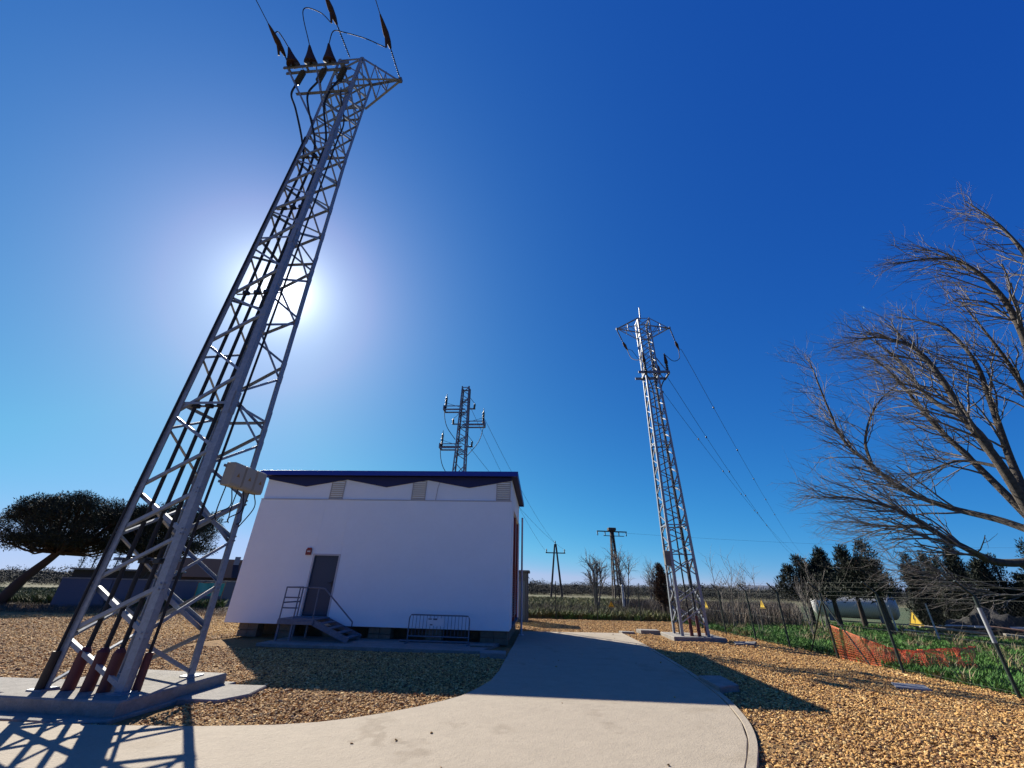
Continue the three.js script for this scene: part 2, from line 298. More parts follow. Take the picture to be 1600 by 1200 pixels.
// ---------------------------------------------------------------- white building
{
  const W = 10.09, D = 6.2, H0 = 0.43, HB = 4.68, HT = 5.63;
  const b = thing('utility_building', 'white windowless utility building with navy zigzag eaves on raised plinth', 'building', BO.toArray(), -BA);
  const wall = (n, cx, cy, cz, sx, sy, sz) => part(n, box(cx, cy, cz, sx, sy, sz, 0.012), M.wall, b);
  // front wall with the door opening left out
  const dl = -7.36, dr = -6.37, dt = 2.68, dbm = 0.69;
  wall('wall', (-W + dl) / 2, (H0 + HB) / 2, -0.09, dl + W, HB - H0, 0.18);
  wall('wall', dr / 2, (H0 + HB) / 2, -0.09, -dr, HB - H0, 0.18);
  part('wall', box((dl + dr) / 2, (dt + HB) / 2, -0.092, dr - dl, HB - dt, 0.178), M.wall, b);
  part('wall', box((dl + dr) / 2, (H0 + dbm) / 2, -0.092, dr - dl, dbm - H0, 0.178), M.wall, b);
  wall('wall', -W + 0.09, (H0 + HB) / 2, -D / 2 - 0.09, 0.18, HB - H0, D - 0.19);
  wall('wall', -W / 2, (H0 + HB) / 2, -D - 0.0, W, HB - H0, 0.18);
  // right wall round the big red shutter
  const sz0 = -1.25, sz1 = -5.7;
  wall('wall', -0.09, (H0 + HB) / 2, (sz0 - 0.18) / 2, 0.18, HB - H0, -sz0 - 0.19);
  wall('wall', -0.09, (H0 + HB) / 2, (sz1 - D) / 2, 0.18, HB - H0, D + sz1 - 0.1);
  part('floor_slab', box(-W / 2, H0 + 0.1, -D / 2, W - 0.4, 0.18, D - 0.4), M.slab, b);
  // upper band, set back a little, with its louvres
  const HBt = HT - 0.02;
  part('upper_band', box(-W / 2, (HB + HBt) / 2, -0.135, W - 0.06, HBt - HB, 0.15, 0.01), M.wall, b);
  part('upper_band', box(-0.115, (HB + HBt) / 2, -D / 2 - 0.06, 0.16, HBt - HB, D - 0.33, 0.01), M.wall, b);
  part('upper_band', box(-W + 0.115, (HB + HBt) / 2, -D / 2 - 0.06, 0.16, HBt - HB, D - 0.33, 0.01), M.wall, b);
  part('upper_band', box(-W / 2, (HB + HBt) / 2, -D + 0.02, W - 0.06, HBt - HB, 0.15, 0.01), M.wall, b);
  part('cornice', box(-W / 2, HB + 0.012, -0.075, W - 0.02, 0.024, 0.19), M.frameWhite, b);
  const bays = [0.02, 3.38, 6.72, 10.05];
  for (let i = 0; i < 3; i++) {
    const r0 = -bays[i], l0 = -bays[i + 1], mid = (r0 + l0) / 2;
    const s = new THREE.Shape(); s.moveTo(l0, HT - 0.01); s.lineTo(l0, 5.49); s.lineTo(mid, 5.2); s.lineTo(r0, 5.49); s.lineTo(r0, HT - 0.01); s.closePath();
    const g = new THREE.ExtrudeGeometry(s, { depth: 0.04, bevelEnabled: false }); g.translate(0, 0, -0.055);
    part('zigzag_panel', metreUV(g), M.blueDark, b);
    const lv = part('louvre', merge([box(r0 - 0.09 - 0.5, 4.98 + 0.1, -0.052, 0.03, 0.72, 0.05), box(r0 - 0.06, 4.98 + 0.1, -0.052, 0.03, 0.72, 0.05), box(r0 - 0.32, 5.43, -0.052, 0.56, 0.03, 0.05), box(r0 - 0.32, 4.73, -0.052, 0.56, 0.03, 0.05)]), M.louvre, b);
    for (let k = 0; k < 8; k++) { const sg = new THREE.BoxGeometry(0.49, 0.012, 0.075); sg.rotateX(0.65); sg.translate(r0 - 0.32, 4.79 + k * 0.08, -0.05); part('slat', metreUV(sg), M.louvre, lv); }
  }
  part('conduit', tube([V(-3.0, 4.72, -0.035), V(-2.98, 4.95, -0.03), V(-2.95, 5.2, -0.02), V(-2.9, 5.4, -0.02)], 0.012, 20, 6), M.frameWhite, b);
  // roof with overhang
  part('roof', box(-W / 2, 5.71, -D / 2, W + 0.36, 0.1, D + 0.36, 0.01), M.blueDark, b);
  part('fascia', box(-W / 2, 5.7, 0.205, W + 0.46, 0.19, 0.04, 0.008), M.blue, b);
  part('fascia', box(-W / 2, 5.7, -D - 0.205, W + 0.46, 0.19, 0.04, 0.008), M.blue, b);
  part('fascia', box(0.207, 5.7, -D / 2, 0.04, 0.186, D + 0.364, 0.008), M.blue, b);
  part('fascia', box(-W - 0.207, 5.7, -D / 2, 0.04, 0.186, D + 0.364, 0.008), M.blue, b);
  // door
  const d = part('door', box((dl + dr) / 2, (dbm + dt) / 2, -0.08, dr - dl - 0.05, dt - dbm - 0.05, 0.05, 0.006), M.door, b);
  part('frame', merge([box(dl + 0.0, (dbm + dt) / 2, 0.004, 0.06, dt - dbm, 0.03), box(dr, (dbm + dt) / 2, 0.004, 0.06, dt - dbm, 0.03), box((dl + dr) / 2, dt + 0.0, 0.005, dr - dl + 0.06, 0.06, 0.032)]), M.frameWhite, d);
  part('handle', merge([box(dr - 0.11, 1.72, -0.045, 0.035, 0.2, 0.02, 0.004), rod(V(dr - 0.11, 1.75, -0.04), V(dr - 0.11, 1.75, 0.02), 0.011), rod(V(dr - 0.1, 1.75, 0.02), V(dr - 0.24, 1.75, 0.02), 0.012)]), M.black, d);
  // red shutter on the right wall
  const sh = part('shutter_door', box(-0.14, 2.55, (sz0 + sz1) / 2, 0.06, 4.1, sz0 - sz1 - 0.02), M.red, b);
  for (let k = 0; k < 3; k++) part('shutter_post', box(-0.08, 2.55, sz0 - 0.06 - k * (sz0 - sz1 - 0.12) / 2, 0.09, 4.1, 0.1, 0.006), M.red, sh);
  for (let k = 0; k < 22; k++) { const sg = new THREE.BoxGeometry(0.07, 0.012, sz0 - sz1 - 0.2); sg.rotateZ(-0.6); sg.translate(-0.085, 0.7 + k * 0.09, (sz0 + sz1) / 2); part('slat', metreUV(sg), M.red, sh); }
  part('wall', box(-0.092, 4.64, (sz0 + sz1) / 2, 0.176, 0.078, sz0 - sz1 - 0.02), M.wall, b);
  part('sill', box(-0.07, 0.47, (sz0 + sz1) / 2, 0.22, 0.07, sz0 - sz1 + 0.1, 0.006), M.blueDark, b);
  // plinth piers of concrete block under the floor
  for (const [u0, u1] of [[0.06, 1.0], [2.3, 2.9], [4.1, 4.9], [6.0, 6.5], [7.6, 8.2], [8.9, 9.62]]) {
    const pr = new THREE.Group(); pr.name = 'plinth_pier'; b.add(pr);
    for (let c = 0; c < 2; c++) { const n = Math.max(1, Math.round((u1 - u0) / 0.4)), w = (u1 - u0) / n; for (let k = 0; k < n; k++) part('block', box(-(u0 + w * (k + 0.5)), 0.012 + 0.21 * c + 0.1, -0.36 - 0.006 * ((k * 7 + c * 3) % 3), w - 0.012, 0.198, 0.4, 0.008), M.block, pr); }
  }
  part('plinth_wall', box(-W / 2 + 0.2, 0.215, -1.2, W - 0.9, 0.43, 0.2), M.block, b);
  part('plinth_wall', box(-0.25, 0.215, -D / 2 - 0.5, 0.3, 0.43, D - 1.6), M.block, b);
  part('plinth_wall', box(-W + 0.65, 0.215, -D / 2 - 0.5, 0.3, 0.43, D - 1.6), M.block, b);
}
{
  const p = bp(7.58, 0, 2.66);
  const a = thing('alarm_box', 'small red alarm siren box on white wall beside the door head', 'alarm', p, -BA);
  part('body', box(0, 0.1, 0.045, 0.2, 0.2, 0.08, 0.012), M.red, a);
  part('lens', box(0, 0.225, 0.04, 0.16, 0.05, 0.06, 0.01), flat(0.45, 0.05, 0.03, 0.25), a);
  part('label_plate', box(0.02, 0.12, 0.087, 0.12, 0.05, 0.004), M.white, a);
}
// ---------------------------------------------------------------- entrance stairs
{
  const s = thing('entrance_stairs', 'galvanised steel stair and landing with handrail below the grey door', 'stairs', bp(6.3, 0, 0.075), -BA);
  const X = u => 6.3 - u, y0 = 0.62;
  part('landing', box((X(7.45) + X(6.25)) / 2, y0 - 0.02, 0.62, 1.2, 0.04, 1.1, 0.005), M.steelDull, s);
  for (const z of [0.09, 1.17]) part('landing_beam', box((X(7.45) + X(6.25)) / 2, y0 - 0.1, z, 1.2, 0.12, 0.05, 0.005), M.steelDull, s);
  for (const u of [7.4, 6.95]) for (const z of [0.14, 1.12]) part('leg', box(X(u), (y0 - 0.16) / 2, z, 0.06, y0 - 0.16, 0.06, 0.004), M.steelDull, s);
  for (const z of [0.13, 1.13]) part('stringer', flatBar(V(X(6.26), y0 - 0.1, z), V(X(5.02), 0.06, z), 0.17, 0.015, V(0, 1, 0)), M.steelDull, s);
  for (let k = 0; k < 4; k++) part('tread', box(X(6.08 - k * 0.3), y0 - 0.125 - k * 0.125, 0.63, 0.25, 0.035, 0.96, 0.004), M.steelDull, s);
  const rail = (n, pts) => part(n, merge(pts.slice(1).map((p, i) => rod(V(...pts[i]), V(...p), 0.021, 0.021, 8))), M.steelDull, s);
  for (const z of [1.15]) {
    rail('post', [[X(7.42), y0, z], [X(7.42), y0 + 0.9, z]]); rail('post', [[X(6.3), y0, z], [X(6.3), y0 + 0.9, z]]);
    rail('handrail', [[X(7.42), y0 + 0.9, z], [X(6.3), y0 + 0.9, z], [X(6.1), y0 + 0.88, z], [X(4.97), 0.58, z], [X(4.97), 0.44, z]]);
    rail('mid_rail', [[X(7.42), y0 + 0.6, z], [X(6.9), y0 + 0.6, z]]); rail('mid_rail', [[X(7.42), y0 + 0.3, z], [X(6.9), y0 + 0.3, z]]);
  }
  rail('post', [[X(7.42), y0, 0.12], [X(7.42), y0 + 0.9, 0.12]]);
  rail('handrail', [[X(7.42), y0 + 0.9, 0.12], [X(7.42), y0 + 0.9, 1.15]]);
  rail('mid_rail', [[X(7.42), y0 + 0.45, 0.12], [X(7.42), y0 + 0.45, 1.15]]);
  rail('post', [[X(6.95), y0, 1.15], [X(6.95), y0 + 0.88, 1.15]]);
}
// ---------------------------------------------------------------- crowd barrier
{
  const s = thing('crowd_barrier', 'low galvanised crowd barrier with small white notice against the plinth', 'barrier', bp(2.27, 0.62, 0.075), -BA);
  const w = 1.0;
  part('frame_rail', tube([V(-w, 0, 0), V(-w, 0.4, 0), V(-w, 0.68, 0), V(-w + 0.03, 0.76, 0), V(-w + 0.12, 0.8, 0), V(0, 0.8, 0), V(w - 0.12, 0.8, 0), V(w - 0.03, 0.76, 0), V(w, 0.68, 0), V(w, 0.4, 0), V(w, 0, 0)], 0.02, 90, 8), M.steelDull, s);
  part('bottom_rail', rod(V(-w, 0.2, 0), V(w, 0.2, 0), 0.018), M.steelDull, s);
  for (let k = 1; k < 17; k++) part('bar', rod(V(-w + k * 2 * w / 17, 0.2, 0), V(-w + k * 2 * w / 17, 0.79, 0), 0.008, 0.008, 6), M.steelDull, s);
  for (const x of [-w, w]) part('foot', rod(V(x, 0.015, -0.26), V(x, 0.015, 0.26), 0.016), M.steelDull, s);
}
{
  const p = bp(2.37, 0.655, 0.075 + 0.5);
  const s = thing('notice_plate', 'small white printed notice hung on the crowd barrier', 'notice', p, -BA);
  const cv = document.createElement('canvas'); cv.width = 256; cv.height = 100; const x = cv.getContext('2d');
  x.fillStyle = '#d4d6d8'; x.fillRect(0, 0, 256, 100); x.fillStyle = '#4a4d55'; x.fillRect(10, 6, 50, 14); x.fillRect(85, 4, 60, 20); x.fillRect(40, 78, 40, 14);
  const t = new THREE.CanvasTexture(cv); t.colorSpace = THREE.SRGBColorSpace;
  part('plate', new THREE.BoxGeometry(0.56, 0.22, 0.008).translate(0, 0.11, 0), new THREE.MeshStandardMaterial({ map: t, roughness: 0.6 }), s);
  for (const k of [-0.22, 0.22]) part('hook', rod(V(k, 0.2, -0.006), V(k, 0.3, -0.02), 0.005), M.steelDull, s);
}
single('conduit_pipe', 'short pale pipe lying on the apron beside the crowd barrier', 'pipe', rod(V(...bp(1.15, 0.95, 0.115)), V(...bp(0.45, 0.9, 0.115)), 0.035), M.slab);
single('conduit_pipe', 'long grey pipe lying on the apron under the crowd barrier', 'pipe', rod(V(...bp(3.6, 0.35, 0.11)), V(...bp(1.3, 0.3, 0.11)), 0.03), M.steelDull);
{
  const s = thing('white_pole', 'slim white post standing beside the red shutter wall', 'pole', [0.62, 0.05, -18.6], 0);
  part('shaft', rod(V(0, 0, 0), V(0, 4.45, 0), 0.045, 0.04, 10), M.frameWhite, s);
  part('base_plate', box(0, 0.01, 0, 0.2, 0.02, 0.2, 0.004), M.frameWhite, s);
  part('cap', rod(V(0, 4.45, 0), V(0, 4.5, 0), 0.055, 0.02, 10), M.frameWhite, s);
}
{
  const s = thing('switch_hut', 'dark grey concrete hut behind the right rear corner of the building', 'hut', [0.35, 0, -26.2], -BA);
  part('body', box(0, 1.25, 0, 1.8, 2.5, 1.6, 0.02), flat(0.05, 0.06, 0.08, 0.85), s);
  part('roof', box(0, 2.56, 0, 2.0, 0.13, 1.8, 0.02), flat(0.05, 0.055, 0.07, 0.8), s);
  part('door', box(0.35, 1.1, 0.81, 0.8, 1.9, 0.03, 0.005), M.door, s);
}
// ---------------------------------------------------------------- lattice towers
const CORNERS = [[-1, 1], [1, 1], [1, -1], [-1, -1]];
function halfWidth(prof, h) { for (let i = 0; i + 1 < prof.length; i++) if (h <= prof[i + 1][0]) return prof[i][1] + (prof[i + 1][1] - prof[i][1]) * (h - prof[i][0]) / (prof[i + 1][0] - prof[i][0]); return prof[prof.length - 1][1]; }
function legsOf(t, prof, widths, mat) {
  for (const [sx, sz] of CORNERS) for (let i = 0; i + 1 < prof.length; i++) {
    const [h0, w0] = prof[i], [h1, w1] = prof[i + 1];
    part('leg', angleBar(V(sx * w0, h0, sz * w0), V(sx * w1, h1, sz * w1), widths[i], widths[i] * 0.11, V(-sx, 0, 0), sx === -sz ? 1 : -1), mat, t);
  }
}
// a point on face k (0 front, 1 right, 2 back, 3 left), side 0 or 1, height h, set in from the face
function facePoint(prof, k, side, h, inset) {
  const w = halfWidth(prof, h), [ax, az] = CORNERS[k], [bx, bz] = CORNERS[(k + 1) % 4], [sx, sz] = side ? [bx, bz] : [ax, az];
  const nx = (ax + bx) / 2, nz = (az + bz) / 2; return V(sx * w - nx * inset, h, sz * w - nz * inset);
}
function brace(t, prof, k, s0, h0, s1, h1, w, mat, inset = 0.02, name = 'brace') {
  const p = facePoint(prof, k, s0, h0, inset), q = facePoint(prof, k, s1, h1, inset), [ax, az] = CORNERS[k], [bx, bz] = CORNERS[(k + 1) % 4];
  const e = q.clone().sub(p).normalize().multiplyScalar(0.05); p.add(e); q.sub(e);
  return part(name, angleBar(p, q, w, w * 0.12, V(-(ax + bx) / 2, 0, -(az + bz) / 2), (h1 > h0) ? 1 : -1), mat, t);
}
function zigzag(t, prof, k, nodesA, nodesB, w, mat) { for (let i = 0; i < nodesB.length; i++) { brace(t, prof, k, 0, nodesA[i], 1, nodesB[i], w, mat); if (nodesA[i + 1] !== undefined) brace(t, prof, k, 1, nodesB[i], 0, nodesA[i + 1], w, mat, 0.032); } }
function crossBrace(t, prof, k, h0, h1, w, mat) { brace(t, prof, k, 0, h0, 1, h1, w, mat, 0.02); brace(t, prof, k, 0, h1, 1, h0, w, mat, 0.03 + w); }
function bolts(t, pts, r, mat) { part('bolts', merge(pts.map(([p, n]) => { const g = new THREE.CylinderGeometry(r, r, 0.02, 6); return along(g, p, p.clone().add(n)); })), mat, t); }

// ---- the near tower
const NT = V(-6.364, 0, -8.203), NA = 0.092;
const ntWorld = (x, y, z) => V(NT.x + x * Math.cos(NA) - z * Math.sin(NA), y, NT.z + x * Math.sin(NA) + z * Math.cos(NA));
{
  const ped = thing('tower_pedestal', 'raised concrete pedestal under the tall cable tower', 'pedestal', NT.toArray(), -NA);
  part('plinth', slab([[-1.04, 1.06], [1.04, 1.06], [1.04, -1.06], [-1.04, -1.06]], -0.05, 0.22, 0.02), M.slab, ped);
  part('footing', slab([[-1.55, 1.34], [0.7, 1.34], [1.1, 1.2], [1.1, -1.3], [-1.55, -1.3]], -0.06, 0.045, 0.012), M.slab, ped);
}
const ntProf = [[0.22, 0.689], [5.1, 0.614], [10, 0.538], [14.8, 0.464], [19.46, 0.471]];
{
  const t = thing('lattice_tower', 'tall galvanised lattice tower carrying black cables beside the drive', 'tower', NT.toArray(), -NA, 'lattice power towers in the yard');
  legsOf(t, ntProf, [0.14, 0.13, 0.115, 0.1], M.steel);
  const nA = [3.3, 4.83, 6.6, 8.0, 9.65, 11.1, 12.25, 13.45, 14.6], nB = [4.1, 5.8, 7.45, 8.9, 10.55, 11.7, 12.95, 14.1];
  for (let k = 0; k < 4; k++) {
    crossBrace(t, ntProf, k, 0.95, 1.67, 0.065, M.steel); crossBrace(t, ntProf, k, 2.5, 3.25, 0.065, M.steel);
    brace(t, ntProf, k, 0, 1.7, 1, 2.48, 0.055, M.steel, 0.02);
    brace(t, ntProf, k, 1, 0.28, 0, 0.92, 0.06, M.steel, 0.02);
    const sh = k % 2 ? 0.42 : 0; zigzag(t, ntProf, k, nA.map(h => h + (h < 14 ? sh : 0)), nB.map(h => h + (h < 14 ? sh : 0)), 0.055, M.steel);
    // head
    for (let i = 0; i < 5; i++) { const h0 = 14.85 + i * 0.92; brace(t, ntProf, k, i % 2, h0, 1 - i % 2, h0 + 0.9, 0.05, M.steel, 0.02); brace(t, ntProf, k, 1 - i % 2, h0, i % 2, h0 + 0.9, 0.045, M.steel, 0.075); }
    for (const h of [5.1, 10, 14.8, 17.05, 17.85, 19.42]) brace(t, ntProf, k, 0, h, 1, h, 0.055, M.steel, 0.014, 'strut');
  }
  for (let k = 0; k < 4; k++) { const sh = k % 2 ? 0.42 : 0, [ax, az] = CORNERS[k], [bx, bz] = CORNERS[(k + 1) % 4], nx = (ax + bx) / 2, nz = (az + bz) / 2; [[nA.slice(0, 8), 0], [nB, 1]].forEach(([list, side]) => list.forEach(h0 => { const h = h0 + sh, c = facePoint(ntProf, k, side, h, -0.004), [sx, sz] = side ? [bx, bz] : [ax, az], w = 0.15; part('gusset_plate', box(c.x - (nx ? 0 : sx * w * 0.5), h, c.z - (nz ? 0 : sz * w * 0.5), nx ? 0.008 : w, 0.2, nx ? w : 0.008), M.steel, t).position.set(nx ? 0 : 0, 0, 0); })); }
  for (const h of [5.1, 10, 14.8]) for (const [sx, sz] of CORNERS) { const w = halfWidth(ntProf, h); part('splice_plate', merge([box(sx * (w - 0.075), h, sz * (w + 0.006), 0.13, 0.5, 0.012), box(sx * (w + 0.006), h, sz * (w - 0.075), 0.012, 0.5, 0.13)]), M.steel, t); }
  for (const [sx, sz] of CORNERS) { const w = halfWidth(ntProf, 0.9), l = []; for (const h of [0.92, 1.0, 1.62, 1.7, 2.5, 2.58, 3.22, 3.3]) { l.push([V(sx * (w - 0.06), h, sz * w), V(0, 0, sz)], [V(sx * w, h, sz * (w - 0.06)), V(sx, 0, 0)]); } bolts(t, l, 0.018, M.steel); part('base_plate', box(sx * 0.66, 0.23, sz * 0.66, 0.26, 0.02, 0.26), M.steel, t); }
  // right hand arm
  const arm = new THREE.Group(); arm.name = 'cross_arm'; t.add(arm); const tip = V(1.88, 18.6, 0), w = 0.47;
  for (const s of [1, -1]) {
    part('top_chord', angleBar(V(w, 19.42, s * w), tip, 0.07, 0.008, V(0, -1, 0), s), M.steel, arm);
    part('bottom_chord', angleBar(V(w, 17.8, s * w), tip, 0.06, 0.007, V(0, 1, 0), s), M.steel, arm);
    const T = f => V(w, 19.42, s * w).lerp(tip, f), Bt = f => V(w, 17.8, s * w).lerp(tip, f);
    part('web', angleBar(T(0.33), Bt(0.33), 0.04, 0.005, V(0, 0, -s)), M.steel, arm); part('web', angleBar(T(0.33), Bt(0.62), 0.04, 0.005, V(0, 0, -s)), M.steel, arm); part('web', angleBar(T(0), Bt(0.33), 0.04, 0.005, V(0, 0, -s)), M.steel, arm); part('web', angleBar(T(0.62), Bt(0.62), 0.04, 0.005, V(0, 0, -s)), M.steel, arm);
  }
  for (const f of [0.33, 0.62]) { part('web', angleBar(V(w, 17.8, w).lerp(tip, f), V(w, 17.8, -w).lerp(tip, f), 0.04, 0.005, V(0, 1, 0)), M.steel, arm); part('web', angleBar(V(w, 19.42, w).lerp(tip, f), V(w, 19.42, -w).lerp(tip, f * 0.9), 0.04, 0.005, V(0, -1, 0)), M.steel, arm); }
  part('tip_plate', box(1.9, 18.6, 0, 0.12, 0.16, 0.14, 0.01), M.steelDull, arm);
  // left hand cable bracket
  const br = new THREE.Group(); br.name = 'cable_bracket'; t.add(br);
  for (const z of [0.5, 0.68]) { part('beam', box(-1.05, 18.62, z, 2.5, 0.12, 0.05, 0.006), M.steelDull, br); part('strut', angleBar(V(-2.15, 18.55, z), V(-0.48, 15.4, 0.46 + (z - 0.5) * 0.3), 0.06, 0.007, V(0, 0, -1)), M.steel, br); part('strut', angleBar(V(-1.05, 18.55, z), V(-0.3, 16.2, 0.46 + (z - 0.5) * 0.3), 0.05, 0.006, V(0, 0, -1)), M.steel, br); }
  part('low_beam', angleBar(V(-1.42, 16.98, 0.52), V(0.47, 16.98, 0.5), 0.09, 0.01, V(0, 1, 0)), M.steelDull, br);
  for (let k = 0; k < 4; k++) part('tie', box(-2.12 + k * 0.7, 18.62, 0.59, 0.07, 0.05, 0.13), M.steelDull, br);
  // clamp rails for the cables
  for (const h of [2.05, 5.05, 8.15, 11.3, 13.7]) { const wz = halfWidth(ntProf, h); part('clamp_rail', angleBar(V(-wz, h, wz - 0.2), V(wz, h, wz - 0.2), 0.05, 0.006, V(0, 1, 0)), M.steel, t); }
}
// cables with their terminations
const termX = [-1.92, -1.24, -0.52], bodyX = [-1.62, -0.82, -0.04];
['black power cable nearest the outer leg, dropping from the bracket end into a red sleeve', 'middle one of three black power cables held inside the tall tower', 'black power cable next to the thick corner leg of the tall tower'].forEach((label, i) => {
  const x0 = [-0.3, 0.02, 0.3][i], bx = bodyX[i];
  const c = thing('power_cable', label, 'cable', NT.toArray(), -NA, 'power cables rising inside the tall tower');
  const pts = [V(x0, 0.24, 0.6)]; for (const h of [1.2, 2.05, 5.05, 8.15, 11.3, 13.2]) pts.push(V(x0 * (1 - h * 0.012), h, halfWidth(ntProf, h) - 0.11));
  pts.push(V(x0 * 0.8 + [-0.32, -0.15, 0][i], 14.4, 0.42), V([-1.15, -0.7, -0.15][i], 16.0, 0.56), V([-1.6, -0.98, -0.2][i], 17.0, 0.56), V(bx, 17.75, 0.55));
  part('sheath', tube(pts, 0.034, 160, 8), M.cable, c);
  part('red_sleeve', merge([rod(V(x0 - 0.01, 0.22, 0.6), V(x0, 0.72, 0.59), 0.085, 0.08, 14), rod(V(x0, 0.72, 0.59), V(x0, 0.78, 0.588), 0.08, 0.045, 14)]), M.redBoot, c);
  for (const h of [2.05, 5.05, 8.15, 11.3, 13.7]) part('cleat', box(x0 * (1 - h * 0.012), h, halfWidth(ntProf, h) - 0.125, 0.13, 0.09, 0.11, 0.01), M.black, c);
  const lo = V(bx, 17.73, 0.55), hi = V(bx + 0.06, 18.55, 0.56);
  part('sealing_end', along(lathe(insulatorProfile(lo.distanceTo(hi), 0.05, 0.1, 7)), lo, hi), M.black, c);
  part('link', tube([hi, V(bx - 0.05, 18.75, 0.58), V((bx + termX[i]) / 2, 18.8, 0.6), V(termX[i], 18.75, 0.68)], 0.014, 20, 6), M.cable, c);
});
['thin earth cable with red sleeve climbing the thick corner leg', 'thin black cable taped to the outer left leg of the tall tower'].forEach((label, i) => {
  const c = thing('earth_cable', label, 'cable', NT.toArray(), -NA);
  const P = h => i ? V(-halfWidth(ntProf, h) + 0.03, h, halfWidth(ntProf, h) + 0.03) : V(halfWidth(ntProf, h) + 0.03, h, halfWidth(ntProf, h) - 0.2);
  const pts = []; for (const h of (i ? [0.23, 0.8, 2, 4, 7, 10, 13, 14.5] : [0.23, 1, 2, 3, 5, 8, 11, 13, 14.7, 15.6])) pts.push(P(h));
  if (!i) pts.push(V(0.3, 16.6, 0.55), V(0.12, 17.3, 0.5));
  part('sheath', tube(pts, i ? 0.022 : 0.024, 90, 7), M.cable, c);
  part(i ? 'dark_sleeve' : 'red_sleeve', rod(P(0.22), P(0.72), 0.06, 0.055, 12), i ? flat(0.05, 0.035, 0.02, 0.7) : M.redBoot, c);
});
termX.forEach((x, i) => {
  const c = thing('bird_cover', ['pointed brown cover at the outer end of the cable bracket', 'middle pointed brown cover on the cable bracket', 'pointed brown cover on the cable bracket nearest the tower head'][i], 'insulator', ntWorld(x, 18.7, 0.72).toArray(), -NA, 'pointed covers on the cable bracket');
  const tip = V([-0.1, 0.02, 0.03][i], 0.45, 0.35);
  part('skirt', along(lathe([[0.001, 0.02], [0.24, 0], [0.22, 0.07], [0.15, 0.22], [0.09, 0.38], [0.035, 0.57], [0.001, 0.585]], 20), V(0, 0, 0), tip), M.insulator, c);
  part('stem', rod(V(0, -0.04, -0.04), V(0, 0.2, 0.17), 0.05, 0.05, 10), M.black, c);
});
{
  const back = V(-0.103, -0.012, 0.995);
  const starts = [V(-2.1, 18.72, 0.72), V(-0.05, 19.5, 0.47), V(1.9, 18.6, 0.05)];
  ['overhead conductor leaving the cable bracket end of the tall tower', 'overhead conductor leaving the middle of the tall tower head', 'overhead conductor leaving the triangular arm of the tall tower'].forEach((label, i) => {
    const s = ntWorld(starts[i].x, starts[i].y, starts[i].z), c = thing('overhead_conductor', label, 'conductor', s.toArray(), 0, 'conductors strung overhead from the tall tower');
    const at = d => V(back.x * d, back.y * d + (i ? 0.0 : 0.05) + 0.0011 * d * d - 0.02 * d, back.z * d);
    const len = [0.25, 1.0, 0.95][i];
    part('strain_insulator', merge([along(lathe(insulatorProfile(at(len).length(), 0.018, 0.03, 14)), V(0, 0, 0), at(len))]), M.black, c);
    part('clamp_cover', merge([along(lathe([[0.001, 0], [0.04, 0], [0.085, 0.2], [0.1, 0.45], [0.05, 0.8], [0.02, 0.95]]), at(len), at(len + 1)), rod(at(len + 0.4).add(V(0, -0.02, 0)), at(len + 0.15).add(V(-0.05, -0.3, 0)), 0.06, 0.03, 10)]), M.insulator, c);
    const pts = []; for (let d = len + 0.7; d < 48; d += 4) pts.push(at(d)); part('wire', tube(pts, 0.013, 60, 6), M.cable, c);
    // jumper down to its pointed cover
    const end = ntWorld(termX[i] + [-0.1, 0.02, 0.03][i], 19.14, 1.06).sub(s), j0 = at(len + 0.15).add(V(-0.05, -0.3, 0));
    const mids = [[V(-0.16, 0.55, 0.5), V(0.02, 0.5, 0.2)], [V(-0.55, -0.1, 1.35), V(-1.15, 0.0, 1.35)], [V(-0.3, -0.35, 1.15), V(-1.0, 0.15, 1.15), V(-1.9, 0.68, 1.1), V(-2.25, 0.75, 1.08)]][i];
    if (i) part('jumper', tube([j0, ...mids, end], 0.016, 50, 7), M.cable, c);
    else part('jumper', tube([at(0.9), V(-0.12, 0.45, 0.8), V(-0.06, 0.5, 0.6), end], 0.018, 30, 7), M.cable, c);
  });
}
// surge counter boxes on the right face
{
  const w = halfWidth(ntProf, 3.7) + 0.02;
  [['beige counter box next to the corner leg on the tall tower', 0.12], ['middle beige counter box on the tall tower', -0.22], ['beige counter box at the rear leg side of the tall tower', -0.56]].forEach(([label, z], i) => {
    const b = thing('counter_box', label, 'box', ntWorld(w, 3.43, z).toArray(), -NA, 'beige counter boxes on the tall tower');
    part('body', box(0.13, 0.24, 0, 0.2, 0.46, 0.32, 0.02), M.beige, b);
    part('lid', box(0.236, 0.25, 0, 0.016, 0.4, 0.29, 0.006), M.beige, b);
    part('warning_mark', new THREE.ShapeGeometry(new THREE.Shape([new THREE.Vector2(-0.045, 0), new THREE.Vector2(0.045, 0), new THREE.Vector2(0, 0.08)])).rotateY(Math.PI / 2).translate(0.2455, 0.2, 0), flat(0.42, 0.22, 0.03, 0.7), b);
    part('bracket', merge([box(0.015, 0.4, 0, 0.03, 0.05, 0.36), box(0.015, 0.08, 0, 0.03, 0.05, 0.36)]), M.steel, b);
    const r = rng(77 + i); for (let k = 0; k < 2; k++) part('lead', tube([V(0.12, 0.02, (k - 0.5) * 0.16), V(0.16, -0.25 - r() * 0.2, (k - 0.5) * 0.3), V(0.08, -0.5 - r() * 0.15, 0.05 - i * 0.02), V(0.0, -0.62, -0.1 + 0.1 * k)], 0.011, 24, 6), M.cable, b);
  });
}

